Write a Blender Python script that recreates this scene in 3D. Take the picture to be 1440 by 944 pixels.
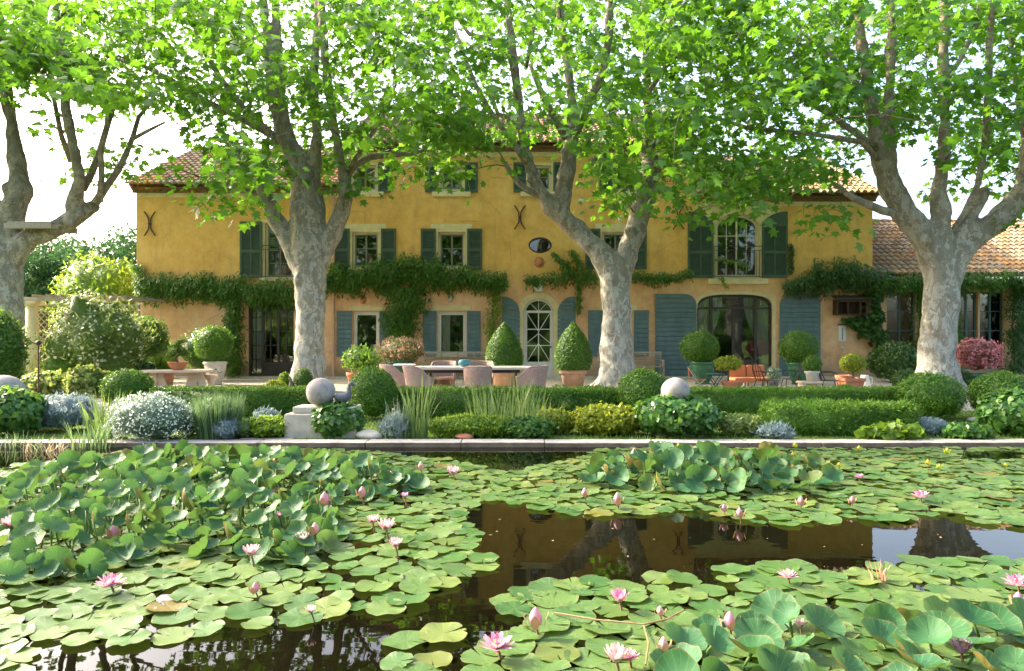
import bpy, bmesh, math, random
import numpy as np
from mathutils import Vector, Matrix, noise
for o in list(bpy.data.objects): bpy.data.objects.remove(o)
random.seed(7); rng = np.random.default_rng(11)
S = bpy.context.scene; COL = S.collection; PI = math.pi
# ------------------------------------------------------------------ camera, sky, sun, exposure
F, HZ, CAMZ = 960.0, 480.0, 1.35
cam = bpy.data.objects.new('camera', bpy.data.cameras.new('camera')); COL.objects.link(cam)
cam.location = (0, 0, CAMZ); cam.rotation_euler = (PI/2, 0, 0)
cam.data.lens = 24; cam.data.sensor_width = 36; cam.data.shift_y = -(472-HZ)/1440.0*-1
cam.data.shift_y = (HZ-472)/1440.0
cam.data.clip_end = 3000; cam.data.clip_start = .05
S.camera = cam
SUN_EL = math.radians(34); SUN_AZ = math.radians(66)      # azimuth counted from +Y towards -X
w = bpy.data.worlds.new('World'); S.world = w; w.use_nodes = True
bg = w.node_tree.nodes['Background']; sky = w.node_tree.nodes.new('ShaderNodeTexSky')
sky.sky_type = 'NISHITA'; sky.sun_disc = False; sky.sun_elevation = SUN_EL
sky.sun_rotation = 2*PI-SUN_AZ; sky.air_density = 1.0; sky.dust_density = 7.0; sky.ozone_density = .6
w.node_tree.links.new(sky.outputs[0], bg.inputs[0]); bg.inputs[1].default_value = 0.15
sl = bpy.data.objects.new('sun', bpy.data.lights.new('sun', 'SUN')); COL.objects.link(sl)
sl.data.energy = 2.3; sl.data.angle = math.radians(.5); sl.data.color = (1, .90, .72)
sd = Vector((-math.sin(SUN_AZ)*math.cos(SUN_EL), math.cos(SUN_AZ)*math.cos(SUN_EL), math.sin(SUN_EL)))
sl.rotation_euler = (-sd).to_track_quat('-Z', 'Y').to_euler()
vs = S.view_settings; vs.view_transform = 'Standard'; vs.look = 'None'; vs.exposure = 2.52; vs.gamma = 1; vs.use_curve_mapping = False
S.cycles.max_bounces = 8; S.cycles.transparent_max_bounces = 12; S.cycles.transmission_bounces = 6
S.cycles.use_denoising = True

# ------------------------------------------------------------------ measuring helpers
GZ = .06
def P(px, py, Y): return Vector(((px-720)*Y/F, Y, CAMZ-(py-HZ)*Y/F))
def G(px, Y, z=GZ): return Vector(((px-720)*Y/F, Y, z))
def W(px, py, z=0.0):
    Y = (CAMZ-z)*F/(py-HZ); return Vector(((px-720)*Y/F, Y, z))
FY = 24.0
def fx(px): return (px-720)/40.0
def fz(py): return CAMZ-(py-HZ)/40.0

# ------------------------------------------------------------------ scene-tree helpers
def wloc(o):
    v = Vector((0, 0, 0))
    while o is not None:
        v = v+Vector(o.location); o = o.parent
    return v
def tag(o, label=None, cat=None, group=None, kind=None):
    if label: o['label'] = label
    if cat: o['category'] = cat
    if group: o['group'] = group
    if kind: o['kind'] = kind
    return o
def thing(name, label, cat, loc=(0, 0, 0), group=None):
    o = bpy.data.objects.new(name, None); COL.objects.link(o); o.location = loc
    o.empty_display_size = .1
    return tag(o, label, cat, group)
def dup(root, loc, rz=0, label=None, group=None, scale=1):
    r = root.copy(); COL.objects.link(r); r.location = loc; r.rotation_euler = (0, 0, rz); r.scale = (scale,)*3
    if label: r['label'] = label
    if group: r['group'] = group
    for ch in list(root.children):
        c = ch.copy(); COL.objects.link(c); c.parent = r
        for g in list(ch.children):
            d = g.copy(); COL.objects.link(d); d.parent = c
    return r
def place(o, loc, rz=0, scale=1):
    o.location = loc; o.rotation_euler = (0, 0, rz); o.scale = (scale,)*3; return o
def link_mesh(name, verts, faces, mat, parent=None, loc=None, smooth=False, rnd=None):
    me = bpy.data.meshes.new(name)
    o = bpy.data.objects.new(name, me); COL.objects.link(o)
    off = Vector((0, 0, 0))
    if parent is not None: o.parent = parent; off = wloc(parent)
    elif loc is not None: o.location = loc; off = Vector(loc)
    if isinstance(verts, np.ndarray):
        v = verts-np.array(off)
        nv = len(v); me.vertices.add(nv); me.vertices.foreach_set('co', v.astype(np.float32).ravel())
        ls, lt, idx = faces
        me.loops.add(len(idx)); me.loops.foreach_set('vertex_index', idx.astype(np.int32))
        me.polygons.add(len(ls)); me.polygons.foreach_set('loop_start', ls.astype(np.int32))
        try: me.polygons.foreach_set('loop_total', lt.astype(np.int32))
        except Exception: pass
        me.update(calc_edges=True)
    else:
        me.from_pydata([Vector(q)-off for q in verts], [], faces); me.update()
    if smooth: me.polygons.foreach_set('use_smooth', [True]*len(me.polygons))
    if rnd is not None:
        a = me.attributes.new('rnd', 'FLOAT', 'FACE'); a.data.foreach_set('value', np.asarray(rnd, np.float32))
    if mat: me.materials.append(mat)
    return o

class MB:
    """collects shapes and links them as one mesh object"""
    def __init__(s): s.v = []; s.f = []; s.r = []; s.cr = 0.0
    def add(s, vs, fs):
        b = len(s.v); s.v += [Vector(q) for q in vs]; s.f += [tuple(i+b for i in f) for f in fs]; s.r += [s.cr]*len(fs); return s
    def box(s, x0, x1, y0, y1, z0, z1, M=None):
        vs = [Vector((x, y, z)) for x in (x0, x1) for y in (y0, y1) for z in (z0, z1)]
        if M: vs = [M @ q for q in vs]
        return s.add(vs, [(0, 1, 3, 2), (4, 6, 7, 5), (0, 4, 5, 1), (2, 3, 7, 6), (0, 2, 6, 4), (1, 5, 7, 3)])
    def cbox(s, c, d, M=None):
        if M: M = Matrix.Translation(c) @ M; c = (0, 0, 0)
        return s.box(c[0]-d[0]/2, c[0]+d[0]/2, c[1]-d[1]/2, c[1]+d[1]/2, c[2]-d[2]/2, c[2]+d[2]/2, M)
    def bar(s, a, b, wd, th=None):
        a = Vector(a); b = Vector(b); d = b-a; th = th or wd
        M = Matrix.Translation((a+b)/2) @ d.to_track_quat('Z', 'Y').to_matrix().to_4x4()
        L = d.length/2; return s.box(-wd/2, wd/2, -th/2, th/2, -L, L, M)
    def prism(s, ol, y0, y1):
        n = len(ol)
        vs = [(x, y0, z) for x, z in ol]+[(x, y1, z) for x, z in ol]
        fs = [tuple(range(n)), tuple(range(2*n-1, n-1, -1))]+[((i+1) % n, i, n+i, n+(i+1) % n) for i in range(n)]
        return s.add(vs, fs)
    def ring(s, a, b, y0, y1):
        n = len(a); vs = [(x, y0, z) for x, z in a]+[(x, y0, z) for x, z in b]+[(x, y1, z) for x, z in a]+[(x, y1, z) for x, z in b]
        fs = []
        for i in range(n):
            j = (i+1) % n
            fs += [(i, j, n+j, n+i), (2*n+j, 2*n+i, 3*n+i, 3*n+j), (j, i, 2*n+i, 2*n+j), (n+i, n+j, 3*n+j, 3*n+i)]
        return s.add(vs, fs)
    def tube(s, pts, rad, seg=8, flat=1.0, up=None):
        pts = [Vector(p) for p in pts]; n = len(pts)
        if not hasattr(rad, '__len__'): rad = [rad]*n
        t0 = (pts[1]-pts[0]).normalized()
        x = Vector(up) if up else (Vector((1, 0, 0)) if abs(t0.x) < .8 else Vector((0, 1, 0)))
        vs = []; fs = []
        for i, p in enumerate(pts):
            t = (pts[min(i+1, n-1)]-pts[max(i-1, 0)]).normalized()
            x = (x-t*x.dot(t)).normalized(); y = t.cross(x)
            for k in range(seg):
                a = 2*PI*k/seg; vs.append(p+(x*math.cos(a)*flat+y*math.sin(a))*rad[i])
        for i in range(n-1):
            for k in range(seg):
                k2 = (k+1) % seg; fs.append((i*seg+k, i*seg+k2, (i+1)*seg+k2, (i+1)*seg+k))
        fs += [tuple(range(seg-1, -1, -1)), tuple(range((n-1)*seg, n*seg))]
        return s.add(vs, fs)
    def lathe(s, prof, c=(0, 0, 0), seg=24, sq=0):
        vs = []; fs = []; n = len(prof)
        for r, z in prof:
            for k in range(seg):
                a = 2*PI*k/seg+(PI/4 if seg == 4 else 0); vs.append((c[0]+r*math.cos(a), c[1]+r*math.sin(a), c[2]+z))
        for i in range(n-1):
            for k in range(seg):
                k2 = (k+1) % seg; fs.append((i*seg+k, i*seg+k2, (i+1)*seg+k2, (i+1)*seg+k))
        fs += [tuple(range(seg-1, -1, -1)), tuple(range((n-1)*seg, n*seg))]
        return s.add(vs, fs)
    def ball(s, c, r, seg=20, rings=12):
        rr = r if hasattr(r, '__len__') else (r, r, r)
        vs = []; fs = []
        for i in range(1, rings):
            t = PI*i/rings
            for k in range(seg):
                a = 2*PI*k/seg; vs.append((c[0]+rr[0]*math.sin(t)*math.cos(a), c[1]+rr[1]*math.sin(t)*math.sin(a), c[2]+rr[2]*math.cos(t)))
        top = len(vs); vs += [(c[0], c[1], c[2]+rr[2]), (c[0], c[1], c[2]-rr[2])]
        for i in range(rings-2):
            for k in range(seg):
                k2 = (k+1) % seg; fs.append((i*seg+k, (i+1)*seg+k, (i+1)*seg+k2, i*seg+k2))
        for k in range(seg):
            k2 = (k+1) % seg; fs += [(top, k, k2), (top+1, (rings-2)*seg+k2, (rings-2)*seg+k)]
        return s.add(vs, fs)
    def build(s, name, mat, parent=None, loc=None, smooth=False, bevel=0, rnd=False):
        o = link_mesh(name, s.v, s.f, mat, parent, loc, smooth, s.r if rnd else None)
        if bevel:
            bm = bmesh.new(); bm.from_mesh(o.data)
            es = [e for e in bm.edges if len(e.link_faces) == 2 and e.calc_face_angle(0) > .6]
            bmesh.ops.bevel(bm, geom=es, offset=bevel, segments=2, affect='EDGES', profile=.5, clamp_overlap=True)
            bm.to_mesh(o.data); bm.free()
        return o

def bake(o):
    """apply an object's modifiers"""
    dg = bpy.context.evaluated_depsgraph_get(); ev = o.evaluated_get(dg)
    me = bpy.data.meshes.new_from_object(ev); old = o.data; mats = list(old.materials); o.modifiers.clear(); o.data = me
    me.name = o.name
    if not me.materials:
        for m in mats: me.materials.append(m)
    bpy.data.meshes.remove(old); return o

# ------------------------------------------------------------------ leaves by the thousand
def tpl(half, fold=.15, tipdrop=.12):
    """a leaf template from the right half of its outline, folded along the midrib"""
    R = [(x, y, -fold*abs(x)-tipdrop*y*y) for x, y in half]
    inner = [p for p in half[1:-1]]
    L = [(-x, y, -fold*abs(x)-tipdrop*y*y) for x, y in inner]
    v = np.array(R+L); n = len(half)
    return v, [list(range(n)), [0]+[n-1]+list(range(n+len(inner)-1, n-1, -1))]
T_PLANE = tpl([(0, 0), (.2, -.07), (.5, .1), (.28, .28), (.62, .6), (.22, .6), (0, 1.02)])
T_OVAL = tpl([(0, 0), (.26, .45), (0, 1)])
T_LONG = tpl([(0, 0), (.13, .4), (0, 1)])
T_IVY = tpl([(0, .0), (.42, .1), (.36, .5), (0, 1)])
T_ROUND = tpl([(0, 0), (.38, .2), (.42, .62), (0, 1)])
def leaf_arrays(Pp, N, D, size, T):
    v, fs = T; n = len(Pp)
    z = N/np.maximum(np.linalg.norm(N, axis=1, keepdims=True), 1e-6)
    y = D-(D*z).sum(1, keepdims=True)*z; y /= np.maximum(np.linalg.norm(y, axis=1, keepdims=True), 1e-6)
    x = np.cross(y, z)
    sz = np.asarray(size).reshape(-1, 1, 1)
    out = Pp[:, None, :]+sz*(v[None, :, 0:1]*x[:, None, :]+v[None, :, 1:2]*y[:, None, :]+v[None, :, 2:3]*z[:, None, :])
    k = len(v); base = (np.arange(n)*k)[:, None]
    idx = np.concatenate([base+np.array(f)[None, :] for f in fs], axis=1).ravel()
    tot = np.tile([len(f) for f in fs], n); st = np.concatenate([[0], np.cumsum(tot)[:-1]])
    return out.reshape(-1, 3), (st, tot, idx), len(fs)
def leaves(name, Pp, N, D, size, T, mat, parent=None, loc=None, rnd=None):
    v, f, k = leaf_arrays(np.asarray(Pp, float), np.asarray(N, float), np.asarray(D, float), size, T)
    if rnd is None: rnd = rng.random(len(Pp))
    return link_mesh(name, v, f, mat, parent, loc, rnd=np.repeat(rnd, k))
def rv(n, s=1.0): return rng.normal(size=(n, 3))*s
def blades(name, base, h, lean, wd, mat, parent=None, loc=None, lev=4, curl=1.6):
    """grass blades: tapering curved strips. base (n,3), h (n), lean (n,2) how far the tip leans"""
    n = len(base); t = np.linspace(0, 1, lev+1)
    d = np.concatenate([lean, np.zeros((n, 1))], 1)
    up = np.array([0, 0, 1.0])
    L = np.linalg.norm(lean, axis=1)
    side = np.stack([rng.normal(size=n), rng.normal(size=n), np.zeros(n)], 1); side /= np.linalg.norm(side, axis=1, keepdims=True)
    vs = []
    for k in t:
        c = base+d*(k**curl)[..., None]+up*(h*(k-.35*k**3*np.minimum(1, L/np.maximum(h, .01))))[:, None]
        ww = (wd*(1-k**2*.97))[:, None]*side/2
        vs += [c-ww, c+ww]
    V = np.stack(vs, 1); K = V.shape[1]; b = (np.arange(n)*K)[:, None]
    fs = [[2*i, 2*i+1, 2*i+3, 2*i+2] for i in range(lev)]
    idx = np.concatenate([b+np.array(f)[None] for f in fs], 1).ravel(); tot = np.full(n*lev, 4); st = np.arange(n*lev)*4
    return link_mesh(name, V.reshape(-1, 3), (st, tot, idx), mat, parent, loc, rnd=np.repeat(rng.random(n), lev))
# ------------------------------------------------------------------ materials
class NT:
    def __init__(s, name):
        s.m = bpy.data.materials.new(name); s.m.use_nodes = True; s.t = s.m.node_tree; s.n = s.t.nodes
        s.b = s.n['Principled BSDF']; s.out = s.n['Material Output']
    def new(s, ty, **kw):
        q = s.n.new(ty)
        for k, v in kw.items():
            if hasattr(q, k): setattr(q, k, v)
            else: q.inputs[k].default_value = v
        return q
    def link(s, a, b): s.t.links.new(a, b)
    def co(s, scale=(1, 1, 1), src='Object'):
        c = s.new('ShaderNodeTexCoord'); mp = s.new('ShaderNodeMapping'); mp.inputs['Scale'].default_value = scale
        s.link(c.outputs[src], mp.inputs[0]); return mp.outputs[0]
    def noise(s, co, scale, detail=4, rough=.6, dist=0):
        q = s.new('ShaderNodeTexNoise'); q.inputs['Scale'].default_value = scale; q.inputs['Detail'].default_value = detail
        q.inputs['Roughness'].default_value = rough; q.inputs['Distortion'].default_value = dist
        if co is not None: s.link(co, q.inputs['Vector'])
        return q.outputs[0]
    def ramp(s, fac, stops, interp='LINEAR'):
        q = s.new('ShaderNodeValToRGB'); cr = q.color_ramp; cr.interpolation = interp
        while len(cr.elements) < len(stops): cr.elements.new(.5)
        for e, (p, c) in zip(cr.elements, stops):
            e.position = p; e.color = (*c, 1) if hasattr(c, '__len__') else (c, c, c, 1)
        s.link(fac, q.inputs[0]); return q.outputs[0]
    def mix(s, fac, a, b, mode='MIX'):
        q = s.new('ShaderNodeMix'); q.data_type = 'RGBA'; q.blend_type = mode
        for val, i in ((fac, 0), (a, 6), (b, 7)):
            if hasattr(val, 'node'): s.link(val, q.inputs[i])
            elif hasattr(val, '__len__'): q.inputs[i].default_value = (*val, 1)
            else: q.inputs[i].default_value = val
        return q.outputs[2]
    def math(s, op, a, b=0.0):
        q = s.new('ShaderNodeMath'); q.operation = op
        for i, val in enumerate((a, b)):
            if hasattr(val, 'node'): s.link(val, q.inputs[i])
            else: q.inputs[i].default_value = val
        return q.outputs[0]
    def base(s, c):
        if hasattr(c, 'node'): s.link(c, s.b.inputs['Base Color'])
        else: s.b.inputs['Base Color'].default_value = (*c, 1)
    def bump(s, h, strength=.3, dist=.02):
        q = s.new('ShaderNodeBump'); q.inputs['Strength'].default_value = strength; q.inputs['Distance'].default_value = dist
        s.link(h, q.inputs['Height']); s.link(q.outputs[0], s.b.inputs['Normal'])
    def rough(s, r, spec=.3): s.b.inputs['Roughness'].default_value = r; s.b.inputs['Specular IOR Level'].default_value = spec
    def attr(s, name='rnd'):
        q = s.new('ShaderNodeAttribute'); q.attribute_name = name; return q.outputs['Fac']
def lerp(a, b, t): return tuple(x+(y-x)*t for x, y in zip(a, b))
def m_plain(name, c, rough=.7, var=.25, scale=8, bump=.15, spec=.3, metal=0, stretch=(1, 1, 1)):
    n = NT(name); co = n.co(stretch); f = n.noise(co, scale, 5, .65)
    n.base(n.ramp(f, [(.25, tuple(x*(1-var) for x in c)), (.75, tuple(min(1, x*(1+var)) for x in c))])); n.rough(rough, spec)
    n.b.inputs['Metallic'].default_value = metal
    if bump: n.bump(n.noise(co, scale*6, 3), bump, .01)
    return n.m
def m_leaf(name, stops, tcol, tr=.42, rough=.45, spec=.35):
    n = NT(name); a = n.attr(); c = n.ramp(a, stops); n.base(c); n.rough(rough, spec)
    t = n.new('ShaderNodeBsdfTranslucent'); tc = n.mix(.55, c, tcol); tc2 = n.mix(1.0, tc, (1.6, 1.6, 1.6), 'MULTIPLY')
    n.link(tc2, t.inputs['Color'])
    mx = n.new('ShaderNodeMixShader'); mx.inputs[0].default_value = tr
    n.link(n.b.outputs[0], mx.inputs[1]); n.link(t.outputs[0], mx.inputs[2]); n.link(mx.outputs[0], n.out.inputs[0])
    return n.m
M = {}
M['plane'] = m_leaf('plane_leaf', [(0, (.018, .075, .008)), (.5, (.042, .135, .010)), (.85, (.08, .18, .012)), (1, (.13, .21, .015))], (.17, .35, .014), .46)
M['box'] = m_leaf('box_leaf', [(0, (.028, .08, .012)), (.5, (.055, .135, .016)), (.9, (.10, .19, .025)), (1, (.17, .21, .06))], (.17, .26, .02), .32)
M['boxbright'] = m_leaf('bright_hedge_leaf', [(0, (.045, .13, .015)), (.5, (.085, .2, .02)), (1, (.15, .25, .03))], (.16, .26, .02), .35)
M['topi'] = m_leaf('topiary_leaf', [(0, (.03, .10, .010)), (.5, (.065, .165, .014)), (.9, (.12, .23, .022)), (1, (.18, .24, .05))], (.17, .28, .02), .32)
M['dark'] = m_leaf('dark_leaf', [(0, (.022, .065, .012)), (.5, (.045, .11, .018)), (1, (.09, .16, .03))], (.1, .16, .02), .25)
M['yellow'] = m_leaf('yellow_green_leaf', [(0, (.12, .18, .012)), (.5, (.21, .26, .02)), (1, (.34, .35, .04))], (.34, .38, .03), .4)
M['lime'] = m_leaf('lime_leaf', [(0, (.08, .17, .012)), (.5, (.13, .24, .02)), (1, (.2, .28, .03))], (.25, .34, .02), .4)
M['wist'] = m_leaf('climber_leaf', [(0, (.035, .1, .012)), (.5, (.07, .16, .016)), (1, (.14, .24, .03))], (.14, .24, .02), .35)
M['ivy'] = m_leaf('ivy_leaf', [(0, (.028, .09, .018)), (.5, (.055, .16, .025)), (1, (.12, .24, .04))], (.15, .26, .03), .32, .35, .45)
M['silver'] = m_leaf('silver_leaf', [(0, (.08, .14, .09)), (.6, (.15, .22, .155)), (1, (.26, .33, .26))], (.26, .34, .22), .25)
M['bluegrey'] = m_leaf('blue_grey_leaf', [(0, (.12, .18, .17)), (1, (.25, .33, .35))], (.3, .35, .33), .25)
M['cream_petal'] = m_leaf('cream_blossom', [(0, (.42, .44, .28)), (1, (.6, .6, .45))], (.6, .6, .4), .3)
M['white_petal'] = m_leaf('white_petal', [(0, (.6, .68, .6)), (1, (.8, .83, .78))], (.8, .8, .75), .3)
M['lav'] = m_leaf('lavender_leaf', [(0, (.06, .13, .05)), (1, (.14, .23, .1))], (.2, .28, .1), .3)
M['reed'] = m_leaf('reed_blade', [(0, (.07, .14, .04)), (.7, (.13, .22, .07)), (1, (.25, .26, .1))], (.25, .33, .08), .35)
M['dry'] = m_leaf('dry_grass', [(0, (.22, .17, .09)), (1, (.4, .33, .2))], (.4, .33, .2), .25)
M['varieg'] = m_leaf('variegated_leaf', [(0, (.07, .14, .025)), (.5, (.13, .2, .04)), (1, (.34, .37, .18))], (.3, .34, .06), .38)
M['pinkleaf'] = m_leaf('photinia_leaf', [(0, (.06, .13, .03)), (.35, (.14, .17, .05)), (.55, (.48, .22, .16)), (1, (.68, .38, .30))], (.45, .3, .15), .3)
M['redleaf'] = m_leaf('crimson_leaf', [(0, (.10, .09, .04)), (.35, (.42, .13, .14)), (1, (.68, .32, .32))], (.55, .15, .17), .35)
M['grass'] = m_leaf('lawn_blade', [(0, (.07, .15, .02)), (1, (.14, .22, .035))], (.25, .36, .03), .35)
M['hazy'] = m_leaf('far_leaf', [(0, (.03, .085, .03)), (1, (.065, .14, .05))], (.08, .17, .04), .2, .8, .1)

def m_bark():
    n = NT('plane_bark'); co = n.co((1, 1, .6)); w_ = n.new('ShaderNodeTexNoise'); w_.inputs['Scale'].default_value = 3; n.link(co, w_.inputs['Vector'])
    cw = n.new('ShaderNodeVectorMath'); cw.operation = 'MULTIPLY_ADD'; n.link(w_.outputs['Color'], cw.inputs[0]); cw.inputs[1].default_value = (.25, .25, .25); n.link(co, cw.inputs[2])
    def patches(sc, off):
        mp = n.new('ShaderNodeMapping'); mp.inputs['Location'].default_value = (off, off*.7, off*1.3); n.link(cw.outputs[0], mp.inputs[0]); return n.noise(mp.outputs[0], sc, 3.5, .62, .2)
    a, b_, c_ = patches(4.2, 0), patches(6.0, 7), patches(8.5, 3); fine = n.noise(co, 50, 4); big = n.noise(n.co((1, 1, .35)), 1.1, 3)
    c = n.ramp(big, [(.35, (.25, .24, .195)), (.65, (.33, .32, .27))])
    c = n.mix(n.ramp(a, [(.50, 0.0), (.515, 1.0)]), c, (.42, .415, .365)); c = n.mix(n.ramp(b_, [(.535, 0.0), (.55, 1.0)]), c, (.19, .18, .14))
    c = n.mix(n.ramp(c_, [(.575, 0.0), (.59, 1.0)]), c, (.47, .45, .38)); c = n.mix(n.ramp(patches(9.5, 12), [(.60, 0.0), (.615, 1.0)]), c, (.27, .205, .14))
    c = n.mix(.28, c, (.345, .335, .285)); c = n.mix(.55, c, n.mix(1, c, n.ramp(fine, [(.3, .5), (.7, 1.3)]), 'MULTIPLY'))
    stain = n.ramp(n.noise(n.co((1, 1, .22)), 2.3, 5, .7), [(.55, 0.0), (.68, .5)]); c = n.mix(stain, c, (.16, .15, .10))
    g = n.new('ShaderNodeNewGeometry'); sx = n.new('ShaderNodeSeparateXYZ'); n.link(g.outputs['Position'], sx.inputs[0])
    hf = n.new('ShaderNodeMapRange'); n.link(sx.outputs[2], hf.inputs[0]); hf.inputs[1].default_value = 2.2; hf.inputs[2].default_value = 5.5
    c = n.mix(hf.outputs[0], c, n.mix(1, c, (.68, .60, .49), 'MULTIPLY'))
    n.base(c); n.rough(.85, .2); n.bump(n.mix(.5, a, fine), .6, .03); return n.m
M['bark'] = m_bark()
M['twig'] = m_plain('twig_bark', (.12, .095, .065), .9, .35, 6, .3)

def m_wall():
    n = NT('ochre_render'); co = n.co(); g = n.new('ShaderNodeNewGeometry'); sx = n.new('ShaderNodeSeparateXYZ'); n.link(g.outputs['Position'], sx.inputs[0])
    n1 = n.noise(co, .55, 6, .65, .3); n2 = n.noise(co, 2.6, 6, .7); n3 = n.noise(n.co((1, 1, .25)), 1.6, 5, .7)
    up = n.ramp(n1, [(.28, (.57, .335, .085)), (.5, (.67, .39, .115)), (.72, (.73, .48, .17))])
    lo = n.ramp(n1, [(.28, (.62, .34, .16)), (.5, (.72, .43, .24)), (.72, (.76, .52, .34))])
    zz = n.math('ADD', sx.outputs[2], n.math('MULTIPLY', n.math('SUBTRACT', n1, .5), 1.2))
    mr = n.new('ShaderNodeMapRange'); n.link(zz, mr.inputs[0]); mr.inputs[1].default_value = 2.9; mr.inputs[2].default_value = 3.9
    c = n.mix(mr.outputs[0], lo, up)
    c = n.mix(.6, c, n.mix(1, c, n.ramp(n2, [(.3, .66), (.55, 1.0), (.8, 1.12)]), 'MULTIPLY'))
    streak = n.ramp(n3, [(.55, 0.0), (.72, .45)]); c = n.mix(streak, c, (.30, .19, .10))
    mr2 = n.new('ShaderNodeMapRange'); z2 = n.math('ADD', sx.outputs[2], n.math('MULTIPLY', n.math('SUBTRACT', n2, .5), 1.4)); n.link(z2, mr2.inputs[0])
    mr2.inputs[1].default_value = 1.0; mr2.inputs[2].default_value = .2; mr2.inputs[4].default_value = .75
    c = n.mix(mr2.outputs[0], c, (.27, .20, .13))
    patch = n.ramp(n.noise(co, 1.1, 5, .6, .6), [(.66, 0.0), (.72, .6)]); c = n.mix(patch, c, (.6, .42, .22))
    vo = n.new('ShaderNodeTexVoronoi'); vo.feature = 'DISTANCE_TO_EDGE'; vo.inputs['Scale'].default_value = .55; n.link(n.mix(.12, co, n.noise(co, 3, 5)), vo.inputs['Vector'])
    cr = n.math('MULTIPLY', n.ramp(vo.outputs['Distance'], [(0, 1.0), (.006, 0.0)]), n.ramp(n.noise(co, .8, 3), [(.5, 0.0), (.6, .6)])); c = n.mix(cr, c, (.25, .16, .08))
    rs = n.ramp(n.noise(n.co((3.5, 3.5, .12)), 1.3, 6, .75), [(.56, 0.0), (.70, .38)]); c = n.mix(rs, c, (.34, .25, .13))
    sp = n.ramp(n.noise(co, 26, 4, .7), [(.66, 0.0), (.74, .35)]); c = n.mix(sp, c, (.36, .25, .13))
    n.base(c); n.rough(.95, .1); n.bump(n.noise(co, 18, 6, .7), .4, .02); return n.m
M['wall'] = m_wall()
def m_tile():
    n = NT('clay_tile'); a = n.attr(); co = n.co(); nz = n.noise(co, 9, 5, .7); big = n.noise(co, 1.2, 4)
    c = n.ramp(a, [(0, (.17, .10, .055)), (.3, (.28, .17, .095)), (.55, (.34, .25, .16)), (.8, (.21, .175, .13)), (1, (.40, .25, .12))])
    c = n.mix(n.ramp(nz, [(.45, 0.0), (.68, .8)]), c, (.16, .145, .12)); c = n.mix(n.ramp(big, [(.55, 0.0), (.64, .65)]), c, (.46, .22, .05))
    n.base(c); n.rough(.9, .15); n.bump(nz, .3, .02); return n.m
M['tile'] = m_tile()
M['stone'] = m_plain('limestone', (.46, .42, .34), .9, .28, 5, .3, .15)
M['palestone'] = m_plain('pale_dressed_stone', (.60, .50, .28), .9, .18, 4, .2, .15)
M['paint'] = m_plain('white_window_paint', (.62, .60, .55), .5, .08, 6, .05)
M['cream'] = m_plain('cream_window_paint', (.55, .5, .36), .55, .1, 6, .05)
M['greenshut'] = m_plain('dark_green_shutter_paint', (.055, .085, .058), .55, .2, 5, .1, .3)
M['blueshut'] = m_plain('blue_grey_shutter_paint', (.10, .155, .165), .6, .22, 4, .12, .25, 0, (1, 1, .4))
M['darkframe'] = m_plain('dark_brown_frame', (.05, .037, .033), .5, .2, 6, .05)
M['iron'] = m_plain('wrought_iron', (.03, .026, .024), .5, .3, 10, .1, .4)
M['rustiron'] = m_plain('rusty_iron', (.10, .055, .035), .8, .3, 12, .2, .2)
M['curtain'] = m_plain('linen_curtain', (.68, .64, .54), .95, .12, 3, .05, .1, 0, (8, 8, .3))
M['terra'] = m_plain('terracotta', (.46, .19, .105), .85, .22, 7, .2, .2)
M['tabletop'] = m_plain('pale_teak', (.56, .45, .36), .8, .15, 5, .1, .2, 0, (.4, 6, 1))
M['sash'] = m_plain('grey_brown_sash', (.20, .17, .135), .6, .15, 6, .05)
M['terrapale'] = m_plain('pale_terracotta', (.48, .30, .20), .9, .2, 6, .2, .15)
M['greenglaze'] = m_plain('green_glaze', (.03, .13, .06), .22, .45, 5, .08, .6)
M['tealglaze'] = m_plain('teal_glaze', (.02, .13, .12), .2, .3, 5, .05, .6)
M['whiteglaze'] = m_plain('worn_white_glaze', (.50, .47, .42), .55, .25, 5, .15, .4)
M['wood'] = m_plain('weathered_wood', (.33, .285, .225), .9, .3, 4, .2, .1, 0, (12, 1, 3))
M['pinkstone'] = m_plain('pinkish_stone', (.58, .45, .33), .9, .15, 6, .2, .1)
M['orangecloth'] = m_plain('rust_orange_cloth', (.50, .17, .07), .95, .1, 20, .1, .05)
M['tealmetal'] = m_plain('green_painted_metal', (.03, .11, .085), .4, .15, 8, .05)
M['lead'] = m_plain('lead_grey_cast', (.12, .125, .14), .55, .3, 12, .15, .45)
M['bronze'] = m_plain('brown_patina', (.09, .06, .045), .55, .35, 14, .15, .4)
M['darkwood'] = m_plain('dark_old_wood', (.075, .05, .035), .9, .3, 5, .2, .1, 0, (12, 1, 3))
M['soil'] = m_plain('potting_soil', (.05, .035, .022), 1, .4, 20, .4, .05)
M['white'] = m_plain('white_enamel', (.66, .66, .62), .4, .06, 8, .03)
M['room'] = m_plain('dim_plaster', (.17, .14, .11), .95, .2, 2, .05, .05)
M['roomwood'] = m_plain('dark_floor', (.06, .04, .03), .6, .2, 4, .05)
def m_sphere():
    n = NT('lichened_stone'); co = n.co(); a = n.noise(co, 9, 6, .7); b = n.noise(co, 3, 4, .6)
    c = n.ramp(b, [(.3, (.27, .24, .22)), (.7, (.42, .385, .355))]); c = n.mix(n.ramp(a, [(.5, 0.0), (.7, .7)]), c, (.15, .13, .10))
    n.base(c); n.rough(.95, .1); n.bump(n.noise(co, 40, 5, .7), .5, .01); return n.m
M['sphere'] = m_sphere()
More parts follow.
